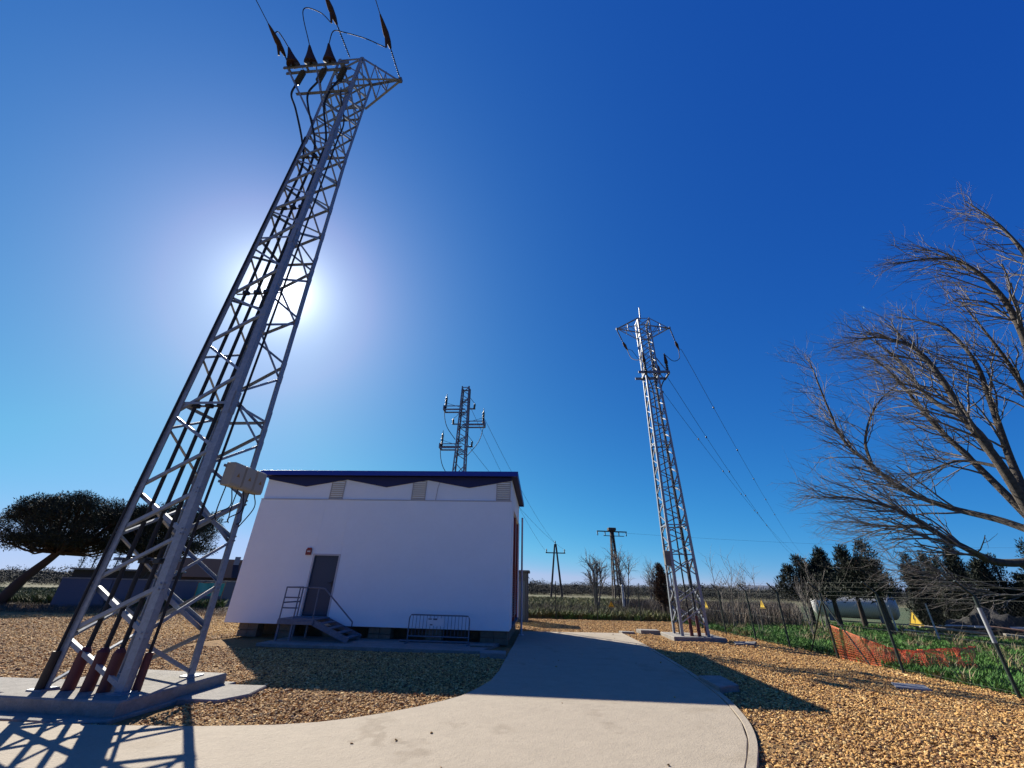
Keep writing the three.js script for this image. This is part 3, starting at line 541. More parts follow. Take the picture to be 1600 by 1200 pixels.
// ---- the tower on the right
const RT = V(7.8, 0, -19.5), RA = 0.074;
const rtWorld = (x, y, z) => V(RT.x + x * Math.cos(RA) - z * Math.sin(RA), y, RT.z + x * Math.sin(RA) + z * Math.cos(RA));
{
  const ped = thing('tower_pedestal', 'low concrete pad under the right tower near the fence', 'pedestal', RT.toArray(), -RA);
  part('plinth', slab([[-1.0, 1.0], [1.05, 1.0], [1.05, -1.0], [-1.0, -1.0]], -0.05, 0.13, 0.02), M.slab, ped);
}
const rtProf = [[0.13, 0.58], [4.5, 0.51], [8.5, 0.44], [12.6, 0.36], [16.3, 0.36]];
{
  const t = thing('lattice_tower', 'galvanised lattice tower with two triangular arms standing near the fence corner', 'tower', RT.toArray(), -RA, 'lattice power towers in the yard');
  legsOf(t, rtProf, [0.12, 0.11, 0.1, 0.08], M.steel);
  for (let k = 0; k < 4; k++) {
    for (const [a, b] of [[0.5, 1.2], [1.25, 1.95], [2.4, 3.1]]) crossBrace(t, rtProf, k, a, b, 0.05, M.steel);
    const A = [], B = []; for (let i = 0; i < 11; i++) { A.push(3.2 + i * 0.92); B.push(3.66 + i * 0.92); } A.push(12.5); B.length = 10;
    for (let i = 0; i < 10; i++) { brace(t, rtProf, k, 0, A[i], 1, B[i], 0.045, M.steel); brace(t, rtProf, k, 1, B[i], 0, A[i + 1], 0.045, M.steel, 0.03); }
    for (let i = 0; i < 6; i++) { const h = 12.65 + i * 0.6; crossBrace(t, rtProf, k, h, h + 0.58, 0.04, M.steel); }
    for (const h of [4.5, 8.5, 12.6, 15.2, 16.27]) brace(t, rtProf, k, 0, h, 1, h, 0.05, M.steel, 0.012, 'strut');
  }
  for (const sx of [-1, 1]) {
    const arm = new THREE.Group(); arm.name = 'cross_arm'; t.add(arm); const tip = V(sx * 1.55, 15.75, 0), w = 0.36;
    for (const s of [1, -1]) { part('top_chord', angleBar(V(sx * w, 16.25, s * w), tip, 0.06, 0.007, V(0, -1, 0), s), M.steel, arm); part('bottom_chord', angleBar(V(sx * w, 15.2, s * w), tip, 0.055, 0.007, V(0, 1, 0), s), M.steel, arm); const T = V(sx * w, 16.25, s * w).lerp(tip, 0.5), Bt = V(sx * w, 15.2, s * w).lerp(tip, 0.5); part('web', angleBar(T, Bt, 0.035, 0.005, V(0, 0, -s)), M.steel, arm); part('web', angleBar(V(sx * w, 15.2, s * w), T, 0.035, 0.005, V(0, 0, -s)), M.steel, arm); }
    part('tip_plate', box(tip.x, tip.y, 0, 0.1, 0.12, 0.12, 0.008), M.steelDull, arm);
  }
  part('top_spike', merge([angleBar(V(-0.2, 16.25, 0.3), V(-0.16, 17.1, 0.3), 0.06, 0.008, V(1, 0, 0)), angleBar(V(-0.34, 15.9, 0.36), V(-0.2, 16.35, 0.33), 0.07, 0.008, V(1, 0, 0))]), M.steel, t);
  // platform for the cable ends
  const br = new THREE.Group(); br.name = 'cable_bracket'; t.add(br);
  for (const z of [0.4, -0.4]) part('beam', box(0.1, 12.55, z, 1.7, 0.14, 0.06, 0.006), M.steelDull, br);
  for (const x of [-0.4, 0.4, 0.92]) part('beam', box(x, 12.5, 0, 0.06, 0.12, 0.86, 0.006), M.steelDull, br);
  part('strut', angleBar(V(0.9, 12.5, 0.4), V(0.36, 13.5, 0.38), 0.06, 0.007, V(0, 0, -1)), M.steelDull, br);
  part('strut', angleBar(V(0.9, 12.5, -0.4), V(0.36, 13.5, -0.38), 0.06, 0.007, V(0, 0, -1)), M.steelDull, br);
  for (const h of [3.2, 6.2, 9.4, 11.6]) { const wz = halfWidth(rtProf, h); part('clamp_rail', angleBar(V(-wz, h, wz - 0.15), V(wz, h, wz - 0.15), 0.045, 0.006, V(0, 1, 0)), M.steel, t); }
}
['left black power cable inside the right tower', 'black power cable rising at the right leg of the right tower', 'centre black power cable inside the right tower'].forEach((label, i) => {
  const c = thing('power_cable', label, 'cable', RT.toArray(), -RA, 'power cables rising inside the right tower');
  const x0 = [-0.12, 0.5, 0.18][i], pts = []; for (const h of [0.15, 1, 3.2, 6.2, 9.4, 11.6]) pts.push(V(i === 1 ? halfWidth(rtProf, h) + 0.05 : x0 * (1 - h * 0.02), h, i === 1 ? 0.1 : halfWidth(rtProf, h) - 0.09));
  const ex = [-0.35, 0.92, 0.4][i], ez = [0.4, 0.2, -0.35][i]; pts.push(V(ex, 12.5, ez));
  part('sheath', tube(pts, 0.032, 110, 7), M.cable, c);
  part('red_sleeve', rod(V(pts[0].x, 0.13, pts[0].z), V(pts[1].x, 0.85, pts[1].z), 0.075, 0.06, 12), M.redBoot, c);
  part('sealing_end', along(lathe(insulatorProfile(0.8, 0.045, 0.085, 6)), V(ex, 12.5, ez), V(ex, 13.3, ez)), M.black, c);
  part('cover', along(lathe([[0.001, 0], [0.1, 0], [0.07, 0.3], [0.03, 0.6], [0.001, 0.62]]), V(ex, 13.25, ez), V(ex - 0.03, 13.85, ez)), M.insulator, c);
});
{
  const far = [V(89, 11.5, -129), V(91, 11.8, -130.5), V(87, 11, -128)];
  const st = [rtWorld(-1.57, 15.7, 0), rtWorld(1.57, 15.7, 0), rtWorld(0.36, 14.3, -0.36)], ends = [rtWorld(-0.35, 13.8, 0.4), rtWorld(0.9, 13.8, 0.2), rtWorld(0.4, 13.8, -0.35)];
  ['overhead conductor running off from the left arm of the right tower', 'overhead conductor running off from the right arm of the right tower', 'overhead conductor running off from the body of the right tower'].forEach((label, i) => {
    const s = st[i], c = thing('overhead_conductor', label, 'conductor', s.toArray(), 0, 'conductors running off from the right tower'), e = far[i].clone().sub(s);
    const at = f => e.clone().multiplyScalar(f).add(V(0, -4 * 2.6 * f * (1 - f), 0));
    const L = 150, hang = at(0.9 / L).add(V(0, -0.35, 0)), cl = at(1.5 / L).add(V(0, -0.5, 0));
    part('strain_insulator', along(lathe(insulatorProfile(hang.length(), 0.02, 0.04, 8)), V(0, 0, 0), hang), M.black, c);
    part('clamp_cover', along(lathe([[0.001, 0], [0.05, 0.05], [0.09, 0.3], [0.05, 0.6], [0.02, 0.8]]), hang, cl), M.insulator, c);
    const pts = [cl]; for (let f = 0.02; f <= 1.0001; f += 0.07) pts.push(at(f)); part('wire', tube(pts, 0.014, 120, 5), M.cable, c);
    for (let k = 0; k < 5; k++) { const p = at(0.06 + 0.07 * k + 0.02 * i); part('bird_marker', along(lathe([[0.001, 0], [0.06, 0.06], [0.06, 0.16], [0.001, 0.22]], 8), p.clone().add(V(0, -0.11, 0)), p.clone().add(V(0, 0.11, 0))), M.black, c); }
    const j = ends[i].clone().sub(s); part('jumper', tube([cl, cl.clone().lerp(j, 0.35).add(V([-0.1, 0.25, 0.1][i], -0.55, 0)), cl.clone().lerp(j, 0.75).add(V([-0.05, 0.2, 0][i], -0.55, 0)), j], 0.02, 40, 6), M.cable, c);
  });
}
{
  const b = thing('tower_box', 'small grey connection box on the outer leg of the right tower', 'box', rtWorld(-0.62, 2.75, 0.4).toArray(), -RA);
  part('body', box(0, 0.3, 0, 0.3, 0.6, 0.24, 0.015), flat(0.2, 0.19, 0.17, 0.7), b); part('bracket', box(0.13, 0.3, 0, 0.12, 0.06, 0.2), M.steel, b); part('conduit', rod(V(0, 0, 0), V(0.02, -2.55, 0.05), 0.02), M.cable, b);
}

// ---- the tower behind the building
{
  const P = V(-3.45, 0, -26.8), prof = [[0, 0.62], [5, 0.52], [10, 0.38], [15.1, 0.3]];
  const t = thing('lattice_tower', 'dark lattice tower with three side arms rising behind the building roof', 'tower', P.toArray(), -BA, 'lattice power towers in the yard');
  legsOf(t, prof, [0.11, 0.1, 0.1], M.steelDull);
  for (let k = 0; k < 4; k++) {
    for (let i = 0; i < 10; i++) { const h = i * 0.9 + 0.4; brace(t, prof, k, i % 2, h, 1 - i % 2, h + 0.88, 0.05, M.steelDull); }
    for (let i = 0; i < 11; i++) { const h = 9.5 + i * 0.5; brace(t, prof, k, i % 2, h, 1 - i % 2, h + 0.48, 0.05, M.steelDull); if (i % 2) brace(t, prof, k, 0, h, 1, h, 0.045, M.steelDull, 0.03, 'strut'); }
    brace(t, prof, k, 0, 15.02, 1, 15.02, 0.07, M.steelDull, 0.01, 'strut');
  }
  const arms = [[-1, 13.35, 1.5], [1, 12.15, 1.55], [-1, 10.45, 1.5]];
  for (const [s, h, l] of arms) {
    const a = new THREE.Group(); a.name = 'cross_arm'; t.add(a);
    for (const z of [0.28, -0.28]) part('beam', box(s * l / 2, h - 0.15, z, l, 0.1, 0.05), M.steelDull, a);
    for (const z of [0.28, -0.28]) part('beam', box(s * (l / 2 - 0.02), h + 0.12, z, l - 0.06, 0.06, 0.04), M.steelDull, a);
    part('tip_beam', box(s * l, h, 0, 0.08, 0.34, 0.66), M.steelDull, a);
    part('stub', box(-s * 0.55, h, 0, 0.5, 0.08, 0.08), M.steelDull, a);
  }
  arms.forEach(([s, h, l], i) => {
    const q = thing('post_insulator', ['upright dark insulator on the uppermost arm behind the roof', 'upright dark insulator on the right hand arm behind the roof', 'upright dark insulator on the lowest arm behind the roof'][i], 'insulator', [P.x + s * (l - 0.1) * Math.cos(BA), h - 0.05, P.z + s * (l - 0.1) * Math.sin(BA)], -BA, 'upright insulators on the tower behind the roof');
    part('body', along(lathe(insulatorProfile(0.95, 0.05, 0.1, 8)), V(0, 0.06, 0.1), V(0, 1.0, 0.1)), M.black, q);
    part('cap', rod(V(0, 1.0, 0.1), V(0, 1.25, 0.1), 0.035, 0.012, 8), M.black, q);
    part('loop', tube([V(0, 0.4, 0.12), V(s * 0.02, -0.4, 0.2), V(-s * 0.25, -1.4, 0.2), V(-s * (l - 0.55), -2.4, 0.2)], 0.024, 40, 6), M.cable, q);
    part('stay', rod(V(0, 0.5, 0.1), V(-s * (l - 0.4), 0.1, 0.2), 0.014), M.cable, q);
    part('arrester', along(lathe(insulatorProfile(0.42, 0.04, 0.085, 5)), V(-s * (l + 0.62), 0, 0.1), V(-s * (l + 0.66), 0.42, 0.1)), M.black, q);
    part('jumper', tube([V(-s * (l + 0.66), 0.42, 0.1), V(-s * (l + 0.45), 0.7, 0), V(-s * (l + 0.22), 1.0, 0)], 0.018, 16, 6), M.cable, q);
  });
  ['uppermost faint line leaving the tower behind the roof', 'second faint line leaving the tower behind the roof', 'lowest faint line leaving the tower behind the roof'].forEach((label, i) => {
    const s = V(P.x + [0.4, 1.5, 0.4][i], [13.6, 12.7, 10.7][i], P.z - 0.3), e = V(8.2 + [-1.8, 0, 1.8][i], [7.4, 8.6, 7.4][i], -73.5).sub(s), pts = []; for (let f = 0; f <= 1.001; f += 0.1) pts.push(e.clone().multiplyScalar(f).add(V(0, -3.2 * f * (1 - f), 0)));
    const c = thing('overhead_conductor', label, 'conductor', s.toArray(), 0, 'faint lines leaving the tower behind the roof'); part('wire', tube(pts, 0.013, 60, 5), M.cable, c);
  });
}
// ---- far poles
{
  const t = thing('a_frame_pole', 'distant wooden pole of two leaning legs with crossbar', 'pole', [8.2, 0, -73.5], 0.05);
  for (const s of [-1, 1]) part('leg', rod(V(s * 0.95, 0, 0), V(s * 0.1, 8.4, 0), 0.19, 0.14, 8), M.poleWood, t);
  part('crossbar', box(0, 7.0, 0, 3.4, 0.16, 0.16), M.poleWood, t);
  for (const s of [-1.55, 0, 1.55]) part('insulator', along(lathe(insulatorProfile(0.55, 0.06, 0.12, 3)), V(s, s ? 7.08 : 8.4, 0), V(s, s ? 7.63 : 8.95, 0)), M.black, t);
}
{
  const P = V(17.6, 0, -71), prof = [[0, 0.65], [10.4, 0.27]];
  const t = thing('lattice_tower', 'slim distant lattice tower with flat crossarms beyond the back fence', 'tower', P.toArray(), 0.1);
  legsOf(t, prof, [0.2], M.poleWood);
  for (let k = 0; k < 4; k++) for (let i = 0; i < 9; i++) { const h = 0.4 + i * 1.1; brace(t, prof, k, i % 2, h, 1 - i % 2, h + 1.05, 0.09, M.poleWood); }
  part('crossarm', box(0, 10.4, 0, 5.2, 0.16, 0.2), M.poleWood, t); part('crossarm', box(0.3, 9.7, 0, 3.6, 0.1, 0.14), M.poleWood, t); part('head_plate', box(0, 10.75, 0, 1.3, 0.5, 0.9, 0.08), M.poleWood, t);
  for (const x of [-2.5, -1.2, 1.2, 2.5]) part('insulator', along(lathe(insulatorProfile(0.6, 0.06, 0.12, 3)), V(x, 10.3, 0), V(x, 9.7, 0)), M.black, t);
}
{
  const t = thing('lattice_tower', 'far lattice tower half hidden behind the evergreen trees where the lines end', 'tower', [89, 0, -129.2], 0.6), prof = [[0, 1], [11, 0.4]];
  legsOf(t, prof, [0.2], M.poleWood); for (let k = 0; k < 4; k++) for (let i = 0; i < 9; i++) brace(t, prof, k, i % 2, 0.4 + i * 1.15, 1 - i % 2, 1.5 + i * 1.15, 0.1, M.poleWood);
  part('crossarm', box(0, 11.2, 0, 6, 0.2, 0.2), M.poleWood, t);
}
{
  const pts = []; for (let f = 0; f <= 1.001; f += 0.05) pts.push(V(17.6 + 95 * f, 10.3 + 0.8 * f - 4 * 0.9 * f * (1 - f), -71 - 12 * f));
  const c = thing('overhead_conductor', 'thin wire running sideways from the slim distant tower across the sky', 'conductor', [0, 0, 0], 0); part('wire', tube(pts, 0.012, 60, 5), M.cable, c);
}
// ---------------------------------------------------------------- chain link fences
function chainMesh(p, q, h, step) { // thin crossed wires between p and q, clipped at both ends
  const L = p.distanceTo(q), d = q.clone().sub(p).normalize(), g = [], nrm = V(-d.z, 0, d.x), t = 0.0011;
  const quad = (s0, y0, s1, y1, o) => { const A = p.clone().addScaledVector(d, s0).add(V(0, y0, 0)).addScaledVector(nrm, o), B = p.clone().addScaledVector(d, s1).add(V(0, y1, 0)).addScaledVector(nrm, o); const e = B.clone().sub(A).normalize(), u = e.clone().cross(nrm).multiplyScalar(t), w = nrm.clone().multiplyScalar(t); g.push(A.clone().add(u), B.clone().add(u), A.clone().sub(u), A.clone().sub(u), B.clone().add(u), B.clone().sub(u), A.clone().add(w), B.clone().add(w), A.clone().sub(w), A.clone().sub(w), B.clone().add(w), B.clone().sub(w)); };
  for (let s = -h; s < L; s += step) { let a = Math.max(0, s), b = Math.min(L, s + h); quad(a, a - s, b, b - s, 0.002); quad(a, h - (a - s), b, h - (b - s), -0.002); }
  const geo = new THREE.BufferGeometry().setFromPoints(g); geo.computeVertexNormals(); return geo;
}
function fence(label, posts, armDir, braces, whiteTop) {
  const f = thing('chain_link_fence', label, 'fence', [0, 0, 0], 0, 'dark green chain link fence round the yard');
  posts.forEach(([x, z], i) => {
    const b = V(x, -0.05, z), top = V(x, 1.82, z), a = V(x + armDir[0] * 0.3, 2.12, z + armDir[1] * 0.3);
    const pm = part('post', merge([rod(b, top, 0.034, 0.034, 10), rod(top, a, 0.026, 0.022, 8)]), M.fenceGreen, f);
    if (whiteTop === i) part('white_sleeve', rod(V(x, 0.95, z), V(x, 1.6, z), 0.039, 0.039, 12), flat(0.42, 0.45, 0.47, 0.6), pm);
  });
  const a = V(posts[0][0], 0.03, posts[0][1]), e = V(posts[posts.length - 1][0], 0.03, posts[posts.length - 1][1]);
  for (const h of [0.1, 0.95, 1.75]) part('tension_wire', rod(a.clone().setY(h), e.clone().setY(h), 0.0028, 0.0028, 4), M.wire, f);
  for (const k of [0.15, 0.55, 0.95]) part('barbed_wire', rod(V(a.x + armDir[0] * 0.3 * k, 1.82 + 0.3 * k, a.z + armDir[1] * 0.3 * k), V(e.x + armDir[0] * 0.3 * k, 1.82 + 0.3 * k, e.z + armDir[1] * 0.3 * k), 0.0018, 0.0018, 4), M.wire, f);
  for (const [x, y, z, X, Z] of braces || []) part('brace_post', rod(V(x, y, z), V(X, -0.02, Z), 0.022, 0.022, 8), M.fenceGreen, f);
  part('wire_mesh', chainMesh(a, e, 1.74, 0.085), M.wire, f, 'stuff');
}
fence('dark green chain link fence beside the grass verge, orange net caught on it', [[10.35, -7.1], [10.35, -9.8], [10.35, -12.4], [10.35, -14.65], [10.35, -17.0], [10.35, -19.2], [10.35, -21.7], [10.35, -24.2], [10.35, -28.4]], [-1, 0], [[10.35, 1.6, -14.65, 10.4, -16.0], [10.35, 1.6, -14.65, 10.4, -13.5]], 1);
fence('dark green chain link fence in front of the brown brush and the distant poles', [[10.3, -28.42], [8.4, -28.42], [5.7, -28.42], [3.1, -28.42], [0.5, -28.42], [-2.1, -28.42]], [0, 1]);
// warning triangles on the fence
[['yellow warning triangle on the fence beside the white sleeved post', [10.31, 1.14, -11.45], -Math.PI / 2], ['yellow warning triangle on the fence before the bare saplings', [10.31, 1.22, -18.1], -Math.PI / 2], ['yellow warning triangle on the fence seen past the foot of the right tower', [10.31, 1.0, -23.2], -Math.PI / 2], ['yellow warning triangle on the back fence below the slim distant tower', [6.6, 0.75, -28.38], 0]].forEach(([label, p, turn], i) => {
  const s = thing('warning_sign', label, 'sign', p, turn, 'yellow warning triangles on the fence');
  const R = 0.2, tri = (r, y) => { const q = new THREE.Shape(); q.moveTo(-r, y); q.lineTo(r, y); q.lineTo(0, y + r * 1.732); q.closePath(); return q; };
  part('plate', new THREE.ExtrudeGeometry(tri(R, 0), { depth: 0.004, bevelEnabled: false }), M.yellow, s);
  const rim = tri(R * 0.94, 0.012); rim.holes.push(tri(R * 0.78, 0.036)); part('border', new THREE.ExtrudeGeometry(rim, { depth: 0.002, bevelEnabled: false }).translate(0, 0, 0.005), M.black, s);
  const bolt = new THREE.Shape([[0.01, 0.24], [-0.035, 0.14], [0.0, 0.15], [-0.02, 0.06], [0.035, 0.165], [0.004, 0.155], [0.03, 0.24]].map(([x, y]) => new THREE.Vector2(x, y))); part('bolt', new THREE.ExtrudeGeometry(bolt, { depth: 0.002, bevelEnabled: false }).translate(0, -0.01, 0.005), M.black, s);
});
// orange net
{
  const r = rng(91), nu = 100, nv = 18;
  const base = spline([[10.45, 0, -14.85], [10.52, 0, -14.0], [10.62, 0, -13.2], [11.05, 0, -12.75], [11.7, 0, -12.5], [12.35, 0, -12.5]], nu);
  const lean = [[0, 0, 0.9, 0], [0.25, 0.1, 0.62, 0], [0.5, 0.5, 0.34, -0.4], [0.75, 0.8, 0.42, -0.7], [1, 0.9, 0.52, -0.6]];
  const ph = [r() * 6, r() * 6, r() * 6];
  const P = (i, j) => {
    const f = i / nu, v = j / nv; let k = 0; while (k < 3 && f > lean[k + 1][0]) k++; const t = (f - lean[k][0]) / (lean[k + 1][0] - lean[k][0]), g = lean[k].map((a, m) => a + (lean[k + 1][m] - a) * t);
    const amp = sm(0.25, 0.6, f), b = base[i]; const wr = 0.07 * Math.sin(f * 55 + v * 3 + ph[0]) + 0.05 * Math.sin(f * 95 - v * 5 + ph[1]);
    return V(b.x + g[1] * v + wr * amp * 0.8, 0.02 + g[2] * Math.sin(v * Math.PI / 2 * (1 + 0.25 * amp)) + amp * 0.06 * Math.abs(Math.sin(f * 40 + v * 6 + ph[2])), b.z + g[3] * v + wr * (0.25 + amp * 0.4));
  };
  const g = []; const strip = (a, b, w) => { const d = b.clone().sub(a).normalize(), u = d.clone().cross(V(0.5, 0.2, 0.85)).normalize().multiplyScalar(w), n = d.clone().cross(u).normalize().multiplyScalar(w); for (const k of [u, n]) g.push(a.clone().add(k), b.clone().add(k), a.clone().sub(k), a.clone().sub(k), b.clone().add(k), b.clone().sub(k)); };
  for (let i = 0; i <= nu; i++) for (let j = 0; j < nv; j++) strip(P(i, j), P(i, j + 1), 0.005);
  for (let j = 0; j <= nv; j++) for (let i = 0; i < nu; i++) strip(P(i, j), P(i + 1, j), j === 0 || j === nv ? 0.012 : 0.0045);
  const geo = new THREE.BufferGeometry().setFromPoints(g); geo.computeVertexNormals();
  single('safety_net', 'crumpled orange plastic safety netting slumped against the fence', 'net', geo, flat(1.35, 0.42, 0.17, 0.6));
}

// ---------------------------------------------------------------- plants
function leafCloud(list, tint, r, leaf = 1) { // list of [centre, size, count, elongation dir?]; small leaf faces
  const p = [], n = [], c = [];
  for (const [o, s, k, flatY = 1, up = 0.2] of list) for (let i = 0; i < k; i++) {
    const th = r() * 6.283, y = 2 * r() - 1, q = Math.sqrt(1 - y * y), rad = s * Math.pow(r(), 0.45);
    const dir = V(q * Math.cos(th), y * flatY, q * Math.sin(th)), a = o.clone().addScaledVector(dir, rad);
    const out = dir.clone().add(V((r() - 0.5) * 0.9, up + (r() - 0.5) * 0.9, (r() - 0.5) * 0.9)).normalize(), side = out.clone().cross(V(r() - 0.5, r() - 0.5, r() - 0.5)).normalize(), L = s * (0.3 + 0.35 * r()) * leaf, w = L * 0.2;
    const A = a.clone().addScaledVector(side, -w), B = a.clone().addScaledVector(side, w), C = a.clone().addScaledVector(out, L), nn = side.clone().cross(out).normalize(), t = tint(r);
    for (const P of [A, B, C]) { p.push(P.x, P.y, P.z); n.push(nn.x, nn.y, nn.z); c.push(...t); }
  }
  const g = new THREE.BufferGeometry(); g.setAttribute('position', new THREE.Float32BufferAttribute(p, 3)); g.setAttribute('normal', new THREE.Float32BufferAttribute(n, 3)); g.setAttribute('color', new THREE.Float32BufferAttribute(c, 3)); return g;
}
const tintOf = (r0, g0, b0, v = 0.4) => r => { const k = (1 - v + 2 * v * r()) * A, w = (r() - 0.5) * 0.3; return [r0 * k * (1 + w), g0 * k, b0 * k * (1 - w)]; };

// umbrella pines
function umbrellaPine(label, x, z, lean, H, rx, ry, seed) {
  const r = rng(seed), t = thing('umbrella_pine', label, 'tree', [x, 0, z], 0, 'umbrella pines beyond the yard'); const top = V(lean[0], H - ry * 1.5, lean[1]);
  const tw = new Twigs(); const path = spline([[0, -0.1, 0], [lean[0] * 0.35, H * 0.2, lean[1] * 0.35], [lean[0] * 0.75, H * 0.36, lean[1] * 0.75], top.toArray()], 10); tw.path(path, 0.34, 0.2, 8);
  part('trunk', tw.geo(), M.barkDark, t);
  const clumps = [], br = new Twigs(), cc = V(top.x, H - ry, top.z);
  const domes = [[0, 0, 0.62, 1]]; for (let k = 0; k < 9; k++) { const a = k * 0.7 + r() * 0.4, q = 0.5 + 0.2 * r(); domes.push([Math.cos(a) * q, Math.sin(a) * q, 0.34 + 0.14 * r(), 0.62 + 0.35 * r()]); }
  for (const [dx, dz, dr, dh] of domes) for (let i = 0; i < 95; i++) {
    const a = r() * 6.283, q = Math.pow(r(), 0.5), ed = Math.sqrt(Math.max(0, 1 - q * q));
    const y = r() < 0.72 ? ed * (0.8 + 0.25 * r()) * ry * dh : -0.35 * ry * r() * (1 - q * 0.5);
    const c = V(cc.x + (dx + Math.cos(a) * q * dr) * rx, cc.y - 0.25 * ry + y, cc.z + (dz + Math.sin(a) * q * dr) * rx); clumps.push([c, 0.3 + 0.3 * r(), 110, 0.75, 0.5]);
    if (i % 9 === 0) { const m = top.clone().lerp(c, 0.5).add(V(0, -0.2 * ry, 0)); br.path([top.clone().lerp(path[8], r()), m, c], 0.09, 0.02, 5); }
  }
  part('limbs', br.geo(), M.barkDark, t); part('crown', leafCloud(clumps, tintOf(0.03, 0.05, 0.02), r, 0.5), M.foliage, t);
}
umbrellaPine('broad umbrella pine with leaning trunk at the edge of the field', -32.4, -29.0, [1.9, -0.6], 7.4, 4.2, 2.6, 301);
umbrellaPine('umbrella pine seen through the legs of the tall tower', -27.2, -32.0, [1.2, -0.2], 7.4, 3.3, 2.6, 302);

// evergreen conifers on the right
function conifer(label, x, z, H, w, seed, bare = 0.25, tint = [0.026, 0.042, 0.02]) {
  const r = rng(seed), t = thing('evergreen_conifer', label, 'tree', [x, 0, z], 0, 'dark evergreens beyond the fence'), tw = new Twigs();
  tw.path([V(0, -0.1, 0), V(0.05, H * 0.4, 0), V(0, H * 0.92, 0.05)], 0.17, 0.03, 7); part('trunk', tw.geo(), M.barkDark, t);
  const cl = []; const spires = 3 + Math.floor(w * 1.2), sp = []; for (let k = 0; k < spires; k++) sp.push([k ? (r() - 0.5) * w * 0.95 : 0, k ? (r() - 0.5) * w * 0.95 : 0, k ? H * (0.6 + 0.36 * r()) : H]);
  for (const [sx, sz, sh] of sp) for (let i = 0; i < 95; i++) {
    const f = Math.pow(r(), 0.8), y = H * bare + (sh - H * bare) * f, rad = (w * 0.3) * (1 - f * 0.88) * (0.5 + 0.7 * r()), a = r() * 6.283;
    cl.push([V(sx * (1 - f * 0.3) + Math.cos(a) * rad, y, sz * (1 - f * 0.3) + Math.sin(a) * rad), 0.18 + 0.2 * r() * (1 - f * 0.5), 34, 1, 0.9]);
  }
  part('crown', leafCloud(cl, tintOf(...tint), r), M.foliage, t);
}
const pol = (az, d) => [d * Math.sin(az * Math.PI / 180), -d * Math.cos(az * Math.PI / 180)];
[['bushy evergreen at the open end of the evergreen row', 34.0, 34, 3.9, 2.6, 0.4], ['tallest bushy evergreen of the first clump behind the saplings', 36.2, 34, 4.35, 2.8, 0.4], ['evergreen standing behind the dark slanted trunk', 38.2, 35, 4.1, 2.4, 0.42], ['ragged evergreen on a clear dark trunk in front of the white tank', 40.0, 29.5, 4.35, 2.9, 0.4], ['narrow evergreen spire beside the gap of sky', 43.0, 38, 4.2, 1.3, 0.05], ['medium evergreen right of the narrow spire', 44.3, 40, 4.3, 1.8, 0.05], ['broad dark evergreen behind the rubble heap', 46.3, 39, 5.0, 2.8, 0.05], ['low spreading evergreen behind the planks', 48.6, 38, 4.0, 3.0, 0.0], ['evergreen beneath the bare tree limbs', 51, 37, 4.6, 3.2, 0.0]].forEach(([l, az, d, H, w, b], i) => { const [x, z] = pol(az, d); conifer(l, x, z, H, w, 400 + i, b); });
conifer('dead brown conifer standing behind the right tower', 10.7, -30.6, 3.3, 1.4, 450, 0.3, [0.12, 0.06, 0.03]);

// bare trees
function twigFan(tw, p, dir, len, rad, depth, r, opt) {
  const n = 4, pts = [p.clone()], d = dir.clone().normalize(); let q = p.clone();
  for (let i = 0; i < n; i++) { d.add(V((r() - 0.5) * opt.bend, (r() - 0.5) * opt.bend + opt.lift, (r() - 0.5) * opt.bend)).addScaledVector(opt.wind, 0.08).normalize(); q = q.clone().addScaledVector(d, len / n); pts.push(q); }
  tw.path(pts, rad, rad * (depth ? 0.55 : 0.3), rad > 0.02 ? 6 : 3);
  if (depth <= 0) return;
  const kids = opt.kids[depth] || 4;
  for (let k = 0; k < kids; k++) { const f = 0.25 + 0.75 * (k + r() * 0.8) / kids, i = Math.min(n - 1, Math.floor(f * n)), o = pts[i].clone().lerp(pts[i + 1], Math.min(1, f * n - i)); const dd = pts[i + 1].clone().sub(pts[i]).normalize(); const sd = dd.clone().cross(V(r() - 0.5, r() - 0.5, r() - 0.5)).normalize(); twigFan(tw, o, dd.multiplyScalar(0.75).addScaledVector(sd, 0.45 + 0.4 * r()), len * (0.5 + 0.3 * r()), Math.max(0.004, rad * 0.5), depth - 1, r, opt); }
}
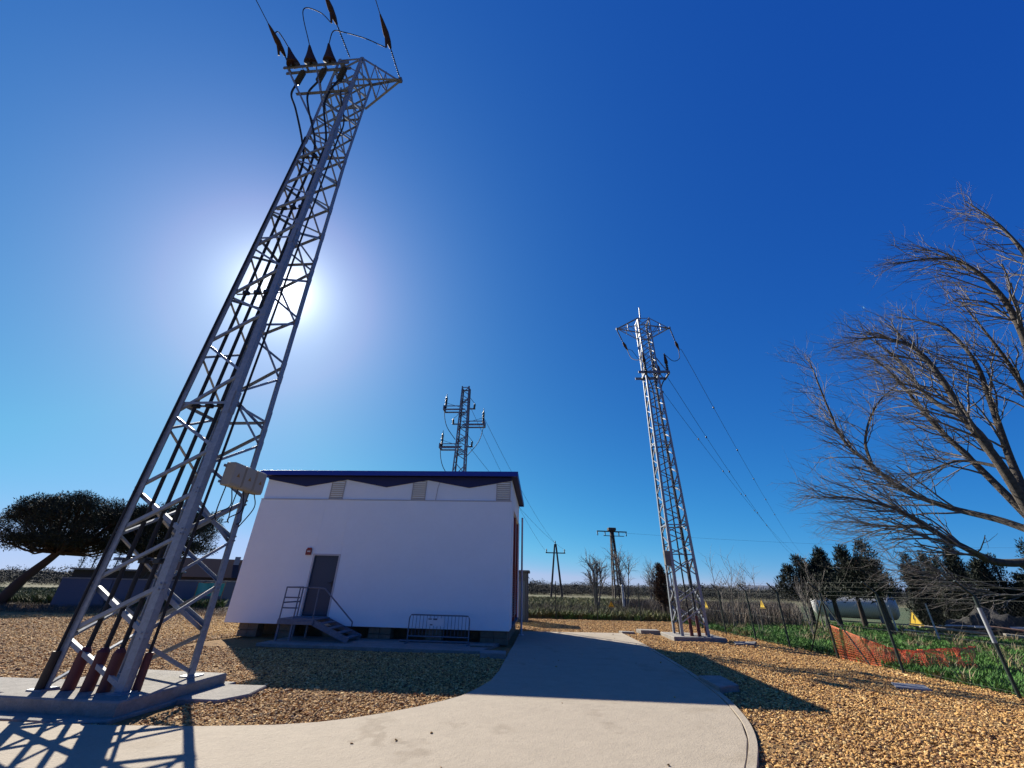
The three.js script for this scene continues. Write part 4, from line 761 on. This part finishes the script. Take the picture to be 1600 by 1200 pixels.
{
  const r = rng(610), B = V(17.3, 0, -13.6), rel = p => V(p[0] - B.x, p[1], p[2] - B.z);
  const t = thing('bare_tree', 'large leafless tree with windswept twigs overhanging beyond the fence', 'tree', B.toArray(), 0);
  const tr = new Twigs(); tr.path(spline([[0.2, -0.2, -0.1], [0.12, 1.4, -0.1], [0.1, 3.0, 0], [0.15, 4.0, 0.1], [0.7, 5.6, 0.8], [1.0, 7.4, 1.4]], 14), 0.36, 0.22, 10); part('trunk', tr.geo(), M.bark, t);
  const limbs = [
    [0.17, [[17.3, 2.9, -13.6], [16.27, 2.86, -14.14], [15.48, 3.38, -14.36], [14.72, 4.0, -14.54], [14.03, 4.59, -14.63], [13.13, 5.09, -15.32], [12.5, 5.2, -15.9]]],
    [0.08, [[14.72, 4.0, -14.54], [14.37, 4.12, -15.51], [13.84, 4.41, -16.55]]],
    [0.16, [[17.37, 3.68, -13.51], [17.24, 4.25, -14.34], [16.88, 4.88, -15.49], [16.4, 5.74, -16.47], [16.14, 6.95, -17.14], [15.84, 8.24, -17.71], [15.82, 9.97, -17.9], [15.87, 11.83, -18.01], [15.86, 12.81, -18.02]]],
    [0.09, [[16.14, 6.95, -17.14], [16.3, 8.19, -17.09], [17.0, 9.72, -16.5], [17.98, 10.72, -15.36]]],
    [0.2, [[17.39, 3.9, -13.47], [16.88, 5.8, -13.16], [16.44, 7.52, -13.07], [16.24, 9.18, -13.01], [15.93, 10.51, -13.09], [15.43, 11.35, -13.59], [14.84, 11.68, -14.21]]],
    [0.08, [[16.88, 5.8, -13.16], [16.67, 6.29, -14.11], [16.48, 6.21, -15.2], [16.02, 6.18, -16.13]]],
    [0.13, [[16.44, 7.52, -13.07], [16.37, 8.78, -13.84], [16.39, 10.82, -14.32], [16.19, 12.65, -15.08]]],
    [0.17, [[17.44, 4.17, -13.42], [18.16, 6.24, -13.79], [18.68, 8.8, -13.76], [19.02, 10.59, -13.81], [18.97, 12.47, -14.2], [18.44, 13.76, -15.25]]],
    [0.16, [[18.3, 7.4, -12.2], [18.18, 9.77, -11.59], [17.86, 11.43, -11.19], [17.39, 12.91, -11.14], [16.9, 13.74, -11.47], [15.99, 14.29, -12.35]]],
    [0.15, [[18.3, 7.4, -12.2], [20.12, 12.68, -11.5], [20.39, 15.45, -11.49], [20.25, 17.65, -11.83]]],
    [0.14, [[18.0, 6.3, -12.6], [19.04, 8.69, -12.94], [18.64, 10.31, -12.65], [18.28, 12.61, -12.63]]],
    [0.16, [[17.4, 4.0, -13.5], [17.3, 6.2, -14.2], [17.1, 8.2, -14.8], [16.9, 10.2, -15.1], [16.5, 12.0, -15.6]]],
    [0.07, [[17.3, 2.7, -13.59], [15.61, 1.9, -13.36], [14.71, 1.98, -13.72], [13.98, 2.3, -14.03], [13.43, 2.58, -14.42]]],
  ];
  const wind = V(-0.62, 0.12, -0.45).normalize();
  for (const [rad0, ctrl] of limbs) {
    const rad = rad0 * 0.8;
    const pts = spline(ctrl.map(p => rel(p).toArray()), ctrl.length * 5), lm = new Twigs(); lm.path(pts, rad, rad * 0.16, 7);
    const limb = part('limb', lm.geo(), M.bark, t), tw = new Twigs(); const n = pts.length, cnt = Math.round(n * 0.95);
    for (let k = 0; k < cnt; k++) { const f = 0.2 + 0.8 * (k + r()) / cnt, i = Math.min(n - 2, Math.floor(f * (n - 1))), d = pts[i + 1].clone().sub(pts[i]).normalize(), sd = d.clone().cross(V(r() - 0.5, r() - 0.5, r() - 0.5)).normalize(); twigFan(tw, pts[i], d.multiplyScalar(0.8).addScaledVector(sd, 0.55).addScaledVector(wind, 0.26), (0.9 + 1.3 * r()) * (1.15 - f * 0.4), rad * (1 - f * 0.8) * 0.3 + 0.006, 2, r, { bend: 0.5, lift: 0.02, wind, kids: [0, 3, 4] }); }
    part('twigs', tw.geo(), M.twig, limb);
  }
}
function bareSapling(name, label, x, z, H, rad, seed, stems, depth, group) {
  const r = rng(seed), t = thing(name, label, 'tree', [x, 0, z], 0, group), st = new Twigs(), tw = new Twigs();
  for (let s = 0; s < stems; s++) { const a = r() * 6.28, top = V(Math.cos(a) * H * 0.16 * (stems > 1 ? 1 : 0.3), H * (0.75 + 0.25 * r()), Math.sin(a) * H * 0.16), b = V(Math.cos(a) * 0.1, -0.05, Math.sin(a) * 0.1), mid = b.clone().lerp(top, 0.5).add(V((r() - 0.5) * 0.15 * H, 0, (r() - 0.5) * 0.15 * H)); const pts = spline([b.toArray(), mid.toArray(), top.toArray()], 8); st.path(pts, rad, rad * 0.25, 5);
    for (let k = 0; k < 9; k++) { const f = 0.25 + 0.75 * r(), i = Math.min(7, Math.floor(f * 8)); twigFan(tw, pts[i], V(r() - 0.5, 0.55 + 0.5 * r(), r() - 0.5), H * (0.14 + 0.2 * r()), rad * 0.4, depth, r, { bend: 0.3, lift: 0.05, wind: V(0, 0, 0), kids: [0, 3, 4] }); } }
  part('stem', st.geo(), M.twig, t); part('twigs', tw.geo(), M.twig, t);
}
[['bare sapling with upright twigs beyond the fence corner', 11.9, -24.2, 3.6, 0.03, 2], ['thin forked bare sapling behind the fence beside the warning triangle', 12.6, -22.6, 2.8, 0.025, 2], ['leafless sapling in the brush between tower and evergreens', 14.2, -27.5, 3.0, 0.03, 3], ['short bare sapling at the fence by the orange net', 13.6, -20.3, 2.4, 0.022, 2], ['leafless shrub beyond the rear corner post', 11.2, -30.4, 2.6, 0.025, 4], ['bare twiggy shrub under the first evergreen clump', 18.0, -27.0, 2.4, 0.03, 4], ['pale bare sapling in front of the evergreen clump', 17.3, -24.9, 3.2, 0.035, 2]].forEach(([l, x, z, H, rad, s], i) => bareSapling('bare_sapling', l, x, z, H, rad, 700 + i, s, 1, 'bare saplings beyond the fence'));
bareSapling('bare_bush_tree', 'round leafless tree beyond the back fence left of the slim distant tower', 8.4, -42, 4.3, 0.1, 720, 5, 2, 'leafless trees beyond the back fence');
bareSapling('bare_bush_tree', 'leafless bushy tree beyond the back fence right of the slim distant tower', 14.5, -45, 3.8, 0.08, 721, 4, 2, 'leafless trees beyond the back fence');
bareSapling('bare_bush_tree', 'leafless thicket tree near the dead brown conifer', 10.6, -40, 4.4, 0.08, 722, 4, 2, 'leafless trees beyond the back fence');
bareSapling('bare_bush_tree', 'tall leafless tree at the left corner of the white building', -16.0, -33, 5.2, 0.07, 723, 5, 2, 'leafless trees left of the building');
bareSapling('bare_bush_tree', 'leafless tree beside the white building corner, nearer the turquoise tarp', -19.5, -36, 4.6, 0.07, 724, 4, 2, 'leafless trees left of the building');

// grass tufts, weeds and dry brush
function scatter(name, label, category, geo, mats, n, place, seed, tint) {
  const r = rng(seed), list = []; let g = 0; while (list.length < n && g++ < n * 6) { const p = place(r); if (p) list.push(p); }
  const im = new THREE.InstancedMesh(geo, mats, list.length), m4 = new THREE.Matrix4(), qn = new THREE.Quaternion(), c = new THREE.Color(); im.name = numbered(name); im.userData = { kind: 'stuff', label, category };
  list.forEach(([x, y, z, s, sy = 1], i) => { qn.setFromEuler(new THREE.Euler((r() - 0.5) * 0.3, r() * 6.28, (r() - 0.5) * 0.3)); m4.compose(V(x, y, z), qn, V(s, s * sy, s)); im.setMatrixAt(i, m4); const t = tint(r); c.setRGB(...t); im.setColorAt(i, c); });
  shadow(im); scene.add(im); return im;
}
function tuft(blades, seed, w, droop, h0 = 0.6) { const r = rng(seed), p = []; for (let i = 0; i < blades; i++) { const a = r() * 6.28, h = h0 + (1 - h0) * r(), o = V((r() - 0.5) * 0.5, 0, (r() - 0.5) * 0.5), d = V(Math.cos(a), 0, Math.sin(a)), s = V(-d.z, 0, d.x).multiplyScalar(w), m = o.clone().addScaledVector(d, droop * 0.35).add(V(0, h * 0.65, 0)), e = o.clone().addScaledVector(d, droop).add(V(0, h, 0)); p.push(o.clone().sub(s), o.clone().add(s), m.clone().add(s), o.clone().sub(s), m.clone().add(s), m.clone().sub(s), m.clone().sub(s), m.clone().add(s), e); } const g = new THREE.BufferGeometry().setFromPoints(p); g.computeVertexNormals(); return g; }
const instMat = new THREE.MeshStandardMaterial({ roughness: 0.85, side: THREE.DoubleSide });
const gap = (x, z) => Math.sin(x * 1.3 + z * 0.7) + Math.sin(x * 0.5 - z * 1.1 + 2) + Math.sin(x * 2.9 + z * 2.3);
scatter('grass_tufts', 'lush green grass and weeds on the verge outside the fence', 'grass', tuft(9, 21, 0.055, 0.5), instMat, 60000, r => { const d = 12 + 26 * Math.pow(r(), 1.5), az = (17 + 44 * r()) * Math.PI / 180, x = d * Math.sin(az), z = -d * Math.cos(az); if (x < 10.5 + 0.35 * r() || z < -40) return null; if (gap(x, z) < -0.9 && r() > 0.35) return null; return [x, -0.01, z, 0.1 + 0.16 * r() * r() + (x < 12.5 ? 0.03 : 0)]; }, 22, tintOf(0.1, 0.26, 0.035, 0.45));
scatter('dry_stalks', 'straw coloured stalks and dead grass among the verge weeds', 'straw', tuft(7, 41, 0.025, 0.7, 0.3), instMat, 900, r => { const d = 12 + 24 * Math.pow(r(), 1.3), az = (20 + 40 * r()) * Math.PI / 180, x = d * Math.sin(az), z = -d * Math.cos(az); if (x < 10.5 || gap(x, z) > -0.2) return null; return [x, -0.01, z, 0.2 + 0.3 * r()]; }, 42, tintOf(0.3, 0.24, 0.12, 0.4));
scatter('fence_weeds', 'green weeds growing along the foot of the back fence', 'weeds', tuft(10, 23, 0.07, 0.6), instMat, 3500, r => { const x = -2 + 14 * r(), z = -28.6 - 1.2 * r(); if (gap(x * 2, z) < 0.1) return null; return [x, -0.01, z, 0.12 + 0.3 * r() * r()]; }, 24, tintOf(0.11, 0.24, 0.035, 0.4));
scatter('field_grass', 'rough olive grass in the field beyond the back fence', 'grass', tuft(9, 25, 0.05, 0.5), instMat, 26000, r => { const d = 29 + 45 * Math.pow(r(), 1.4), az = (-8 + 40 * r()) * Math.PI / 180, x = d * Math.sin(az), z = -d * Math.cos(az); if (z > -28.8) return null; return [x, -0.03, z, 0.25 + 0.35 * r()]; }, 26, r => { const t = r(), k = 0.6 + 0.8 * r(); return (t < 0.55 ? [0.15, 0.145, 0.055] : t < 0.85 ? [0.11, 0.16, 0.04] : [0.24, 0.22, 0.07])  .map(v => v * k * A * 1.2); });
scatter('dry_brush', 'grey brown leafless brush beyond the fence corner', 'brush', tuft(14, 27, 0.008, 0.35, 0.5), instMat, 3200, r => { const x = 10.9 + 26 * r(), z = -26 - 22 * r(); if (z > -26 - (x - 10.9) * 0.15 && r() > 0.4) return null; if (Math.atan2(x, -z) > 0.57) return null; return [x, -0.02, z, 0.6 + 0.8 * r(), 1.1]; }, 28, tintOf(0.17, 0.135, 0.105, 0.4));
scatter('dry_brush', 'thin grey stalks standing beyond the back fence', 'brush', tuft(8, 29, 0.008, 0.25, 0.5), instMat, 1500, r => [-1 + 14 * r(), -0.02, -29.5 - 9 * r(), 0.35 + 0.6 * r(), 1.2], 30, tintOf(0.12, 0.095, 0.07, 0.4));
scatter('left_field_grass', 'green field grass behind the tall tower', 'grass', tuft(9, 31, 0.05, 0.5), instMat, 22000, r => { const d = 31 + 42 * r(), az = (-56 + 24 * r()) * Math.PI / 180, x = d * Math.sin(az), z = -d * Math.cos(az); return z > -29.2 - 0 * r() && x > -60 ? null : [x, -0.03, z, 0.3 + 0.4 * r()]; }, 32, r => { const k = 0.6 + 0.8 * r(); return (r() < 0.6 ? [0.08, 0.14, 0.035] : [0.15, 0.14, 0.06]).map(v => v * k * A); });
scatter('straw_litter', 'straw and dead stalks along the left edge of the yard', 'straw', tuft(7, 33, 0.02, 0.9, 0.2), instMat, 5000, r => { const x = -40 + 30 * r(), z = -24 - 5.5 * r(); return [x, 0, z, 0.1 + 0.2 * r()]; }, 34, tintOf(0.2, 0.14, 0.09, 0.4));
// far wood along the horizon
{
  const r = rng(801), cl = []; for (let i = 0; i < 44; i++) { const a = r() * 6.28, q = 0.75 * Math.sqrt(r()); cl.push([V(Math.cos(a) * q, 0.12 + 0.75 * r() * (1 - 0.5 * q), Math.sin(a) * q), 0.15, 16, 0.9, 0.3]); }
  const g = leafCloud(cl, () => [1, 1, 1], r); g.deleteAttribute('color');
  scatter('far_wood', 'far dark line of trees along the horizon', 'wood', g, instMat, 2600, q => { const az = (-62 + 124 * q()) * Math.PI / 180, d = 110 + 230 * q(), x = d * Math.sin(az), z = -d * Math.cos(az); const h = 2.0 + 2.6 * q() * q(); return [x, -0.2, z, h * 1.6, 0.7]; }, 802, tintOf(0.05, 0.055, 0.045, 0.35));
}
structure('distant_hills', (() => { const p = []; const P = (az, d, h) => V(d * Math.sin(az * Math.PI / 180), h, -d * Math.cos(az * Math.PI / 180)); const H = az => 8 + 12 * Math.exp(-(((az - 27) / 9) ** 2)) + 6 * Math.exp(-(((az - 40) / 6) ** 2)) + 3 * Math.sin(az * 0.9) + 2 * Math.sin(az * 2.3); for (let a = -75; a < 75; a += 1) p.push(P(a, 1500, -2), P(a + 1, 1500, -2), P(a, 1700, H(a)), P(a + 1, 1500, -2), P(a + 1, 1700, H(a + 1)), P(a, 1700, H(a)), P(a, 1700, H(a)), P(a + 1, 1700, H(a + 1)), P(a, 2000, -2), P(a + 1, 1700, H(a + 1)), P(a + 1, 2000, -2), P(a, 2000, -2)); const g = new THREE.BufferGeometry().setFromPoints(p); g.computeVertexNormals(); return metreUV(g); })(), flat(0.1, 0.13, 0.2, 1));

// ---------------------------------------------------------------- left background
{
  const s = thing('boundary_wall', 'long grey rendered wall behind the legs of the tall tower', 'wall', [-23.6, 0, -30.4], 0.5);
  for (let k = 0; k < 4; k++) part('panel', box(-3.75 + k * 2.5, 0.8, 0, 2.47, 1.6, 0.18, 0.01), flat(0.14, 0.16, 0.22, 0.9), s);
  part('coping', box(0, 1.63, 0, 10.05, 0.07, 0.26, 0.01), M.slab, s);
}
{
  const s = thing('tarpaulin', 'turquoise tarpaulin hung on a low frame beside the building', 'tarpaulin', [-19.6, 0, -29.6], 0.4);
  const g = new THREE.PlaneGeometry(1.5, 0.75, 14, 8), p = g.attributes.position; for (let i = 0; i < p.count; i++) p.setZ(i, 0.05 * Math.sin(p.getX(i) * 9 + p.getY(i) * 4)); g.computeVertexNormals(); g.translate(0, 1.15, 0);
  part('sheet', g, flat(0.03, 0.36, 0.36, 0.6), s); for (const x of [-0.76, 0.76]) part('stake', rod(V(x, 0, 0), V(x, 1.6, 0), 0.025), M.wood, s); part('top_rail', rod(V(-0.78, 1.53, 0), V(0.78, 1.53, 0), 0.02), M.wood, s);
}
{
  const s = thing('field_shed', 'low dark shed with flat pale roof behind the grey wall', 'shed', [-33.5, 0, -39.5], 0.6);
  part('walls', box(0, 1.1, 0, 7, 2.2, 4, 0.02), flat(0.1, 0.08, 0.075, 0.9), s); part('roof', box(0, 2.27, 0, 7.5, 0.14, 4.5, 0.02), flat(0.5, 0.48, 0.46, 0.8), s); part('door', box(1.5, 0.95, 2.02, 1, 1.9, 0.05), M.poleWood, s);
}
{
  const s = thing('farm_house', 'dark roofed house behind the turquoise tarpaulin', 'house', [-32, 0, -47], 0.5);
  part('walls', box(0, 0.95, 0, 9, 1.9, 5, 0.02), flat(0.16, 0.1, 0.085, 0.9), s);
  const sh = new THREE.Shape([[-2.8, 1.88], [2.8, 1.88], [0, 3.7]].map(([x, y]) => new THREE.Vector2(x, y))); const g = new THREE.ExtrudeGeometry(sh, { depth: 9.6, bevelEnabled: false }); g.rotateY(Math.PI / 2); g.translate(-4.8, 0, 0); part('roof', metreUV(g), flat(0.14, 0.05, 0.04, 0.9), s); part('chimney', box(2.4, 3.5, 0.6, 0.5, 0.9, 0.5), flat(0.5, 0.48, 0.46, 0.8), s);
}
[['row end cypress in the distant line behind the pines', -44.2, 70, 4.4], ['slim dark cypress in the distant line behind the pines', -43.4, 71, 5.0], ['slim distant cypress left of the grey wall', -42.6, 72, 4.6], ['distant cypress just left of the shed', -41.8, 70, 5.2], ['distant thin cypress nearest the shed roof', -41.0, 71, 4.3]].forEach(([l, az, d, H], i) => { const [x, z] = pol(az, d), r = rng(880 + i), t = thing('cypress', l, 'tree', [x, 0, z], 0, 'distant cypress row behind the pines'), tw = new Twigs(); tw.path([V(0, -0.1, 0), V(0, H * 0.9, 0)], 0.12, 0.03, 6); part('trunk', tw.geo(), M.barkDark, t); const cl = []; for (let k = 0; k < 70; k++) { const f = r(), a = r() * 6.28, q = 0.5 * (1 - f * 0.8) * Math.sqrt(r()); cl.push([V(Math.cos(a) * q, 0.3 + f * (H - 0.4), Math.sin(a) * q), 0.28, 14, 1, 1.2]); } part('crown', leafCloud(cl, tintOf(0.05, 0.06, 0.045), r), M.foliage, t); });

// ---------------------------------------------------------------- right background
{
  const [x, z] = pol(37.7, 43), s = thing('white_tank', 'white horizontal tank on legs behind the evergreen trunks', 'tank', [x, 0, z], -0.75);
  part('barrel', lathe([[0.001, -2.6], [0.5, -2.55], [0.78, -2.35], [0.85, -2.1], [0.85, 2.1], [0.78, 2.35], [0.5, 2.55], [0.001, 2.6]], 28).rotateZ(Math.PI / 2).translate(0, 1.05, 0), flat(0.72, 0.72, 0.7, 0.45), s);
  for (const k of [-1.5, 1.5]) { part('saddle', box(k, 0.22, 0, 0.25, 0.44, 1.2, 0.02), M.steelDull, s); part('strap', new THREE.TorusGeometry(0.86, 0.02, 6, 32).rotateY(Math.PI / 2).translate(k, 1.05, 0), M.steelDull, s); }
  part('manhole', rod(V(0, 1.88, 0), V(0, 2.02, 0), 0.3, 0.28, 16), M.steelDull, s);
}
{
  const r = rng(905), g = new THREE.SphereGeometry(1, 40, 20, 0, 6.2832, 0, Math.PI / 2), p = g.attributes.position; const ph = [r() * 6, r() * 6];
  for (let i = 0; i < p.count; i++) { const x = p.getX(i), y = p.getY(i), z = p.getZ(i), k = 1 + 0.16 * Math.sin(x * 5 + ph[0] + z * 3) + 0.1 * Math.sin(z * 9 + x * 7 + ph[1]) + 0.05 * Math.sin(x * 23 + z * 19); p.setXYZ(i, x * 2.6 * k, y * 1.15 * k, z * 1.7 * k); } g.computeVertexNormals();
  const [x, z] = pol(47.2, 36), m = single('rubble_heap', 'grey heap of rubble and earth behind the scattered planks', 'heap', metreUV(g), new THREE.MeshStandardMaterial({ map: rep(slabMap, 0.5), color: lin(0.42, 0.43, 0.45), bumpMap: rep(fineBump, 0.8), bumpScale: 0.12, roughness: 1 })); m.position.set(x, -0.05, z);
}
{
  const r = rng(931), cols = [M.woodPale, M.white, M.wood, flat(0.42, 0.24, 0.16, 0.85), M.slab];
  const kinds = ['pale', 'white', 'brown', 'reddish', 'grey'];
  for (let i = 0; i < 22; i++) {
    const az = 42.6 + 9.5 * (i + 0.4 * r()) / 22, d = 31.5 + 3 * r(), [x, z] = pol(az, d), k = i % 5, L = 1.1 + 1.5 * r();
    const m = single('plank', `${kinds[k]} board thrown on the low pile of planks before the rubble heap`, 'plank', box(0, 0, 0, L, 0.05 + 0.05 * r(), 0.2 + 0.12 * r(), 0.006), cols[k], `${kinds[k]} boards in the plank pile`);
    m.position.set(x, 0.08 + 0.42 * r(), z); m.rotation.set((r() - 0.5) * 0.5, -0.75 + (r() - 0.5) * 1.0, (r() - 0.5) * 0.35);
  }
}
[['slim white marker stake nearest the white tank', 20.8, -24.4, 1.25], ['slim white marker stake in front of the planks', 19.6, -20.9, 1.45]].forEach(([l, x, z, h]) => { const s = thing('marker_stake', l, 'stake', [x, 0, z], 0, 'white marker stakes'); part('shaft', rod(V(0, -0.05, 0), V(0, h, 0), 0.035, 0.03, 8), M.white, s); part('cap', rod(V(0, h, 0), V(0, h + 0.05, 0), 0.035, 0.01, 8), M.white, s); });
{ const s = thing('marker_stake', 'thick white post in the brush beyond the back fence', 'stake', [9.9, 0, -38], 0); part('shaft', rod(V(0, -0.05, 0), V(0, 2.0, 0), 0.09, 0.08, 10), M.white, s); part('cap', rod(V(0, 2.0, 0), V(0, 2.12, 0), 0.14, 0.05, 10), M.white, s); }

renderer.render(scene, camera);
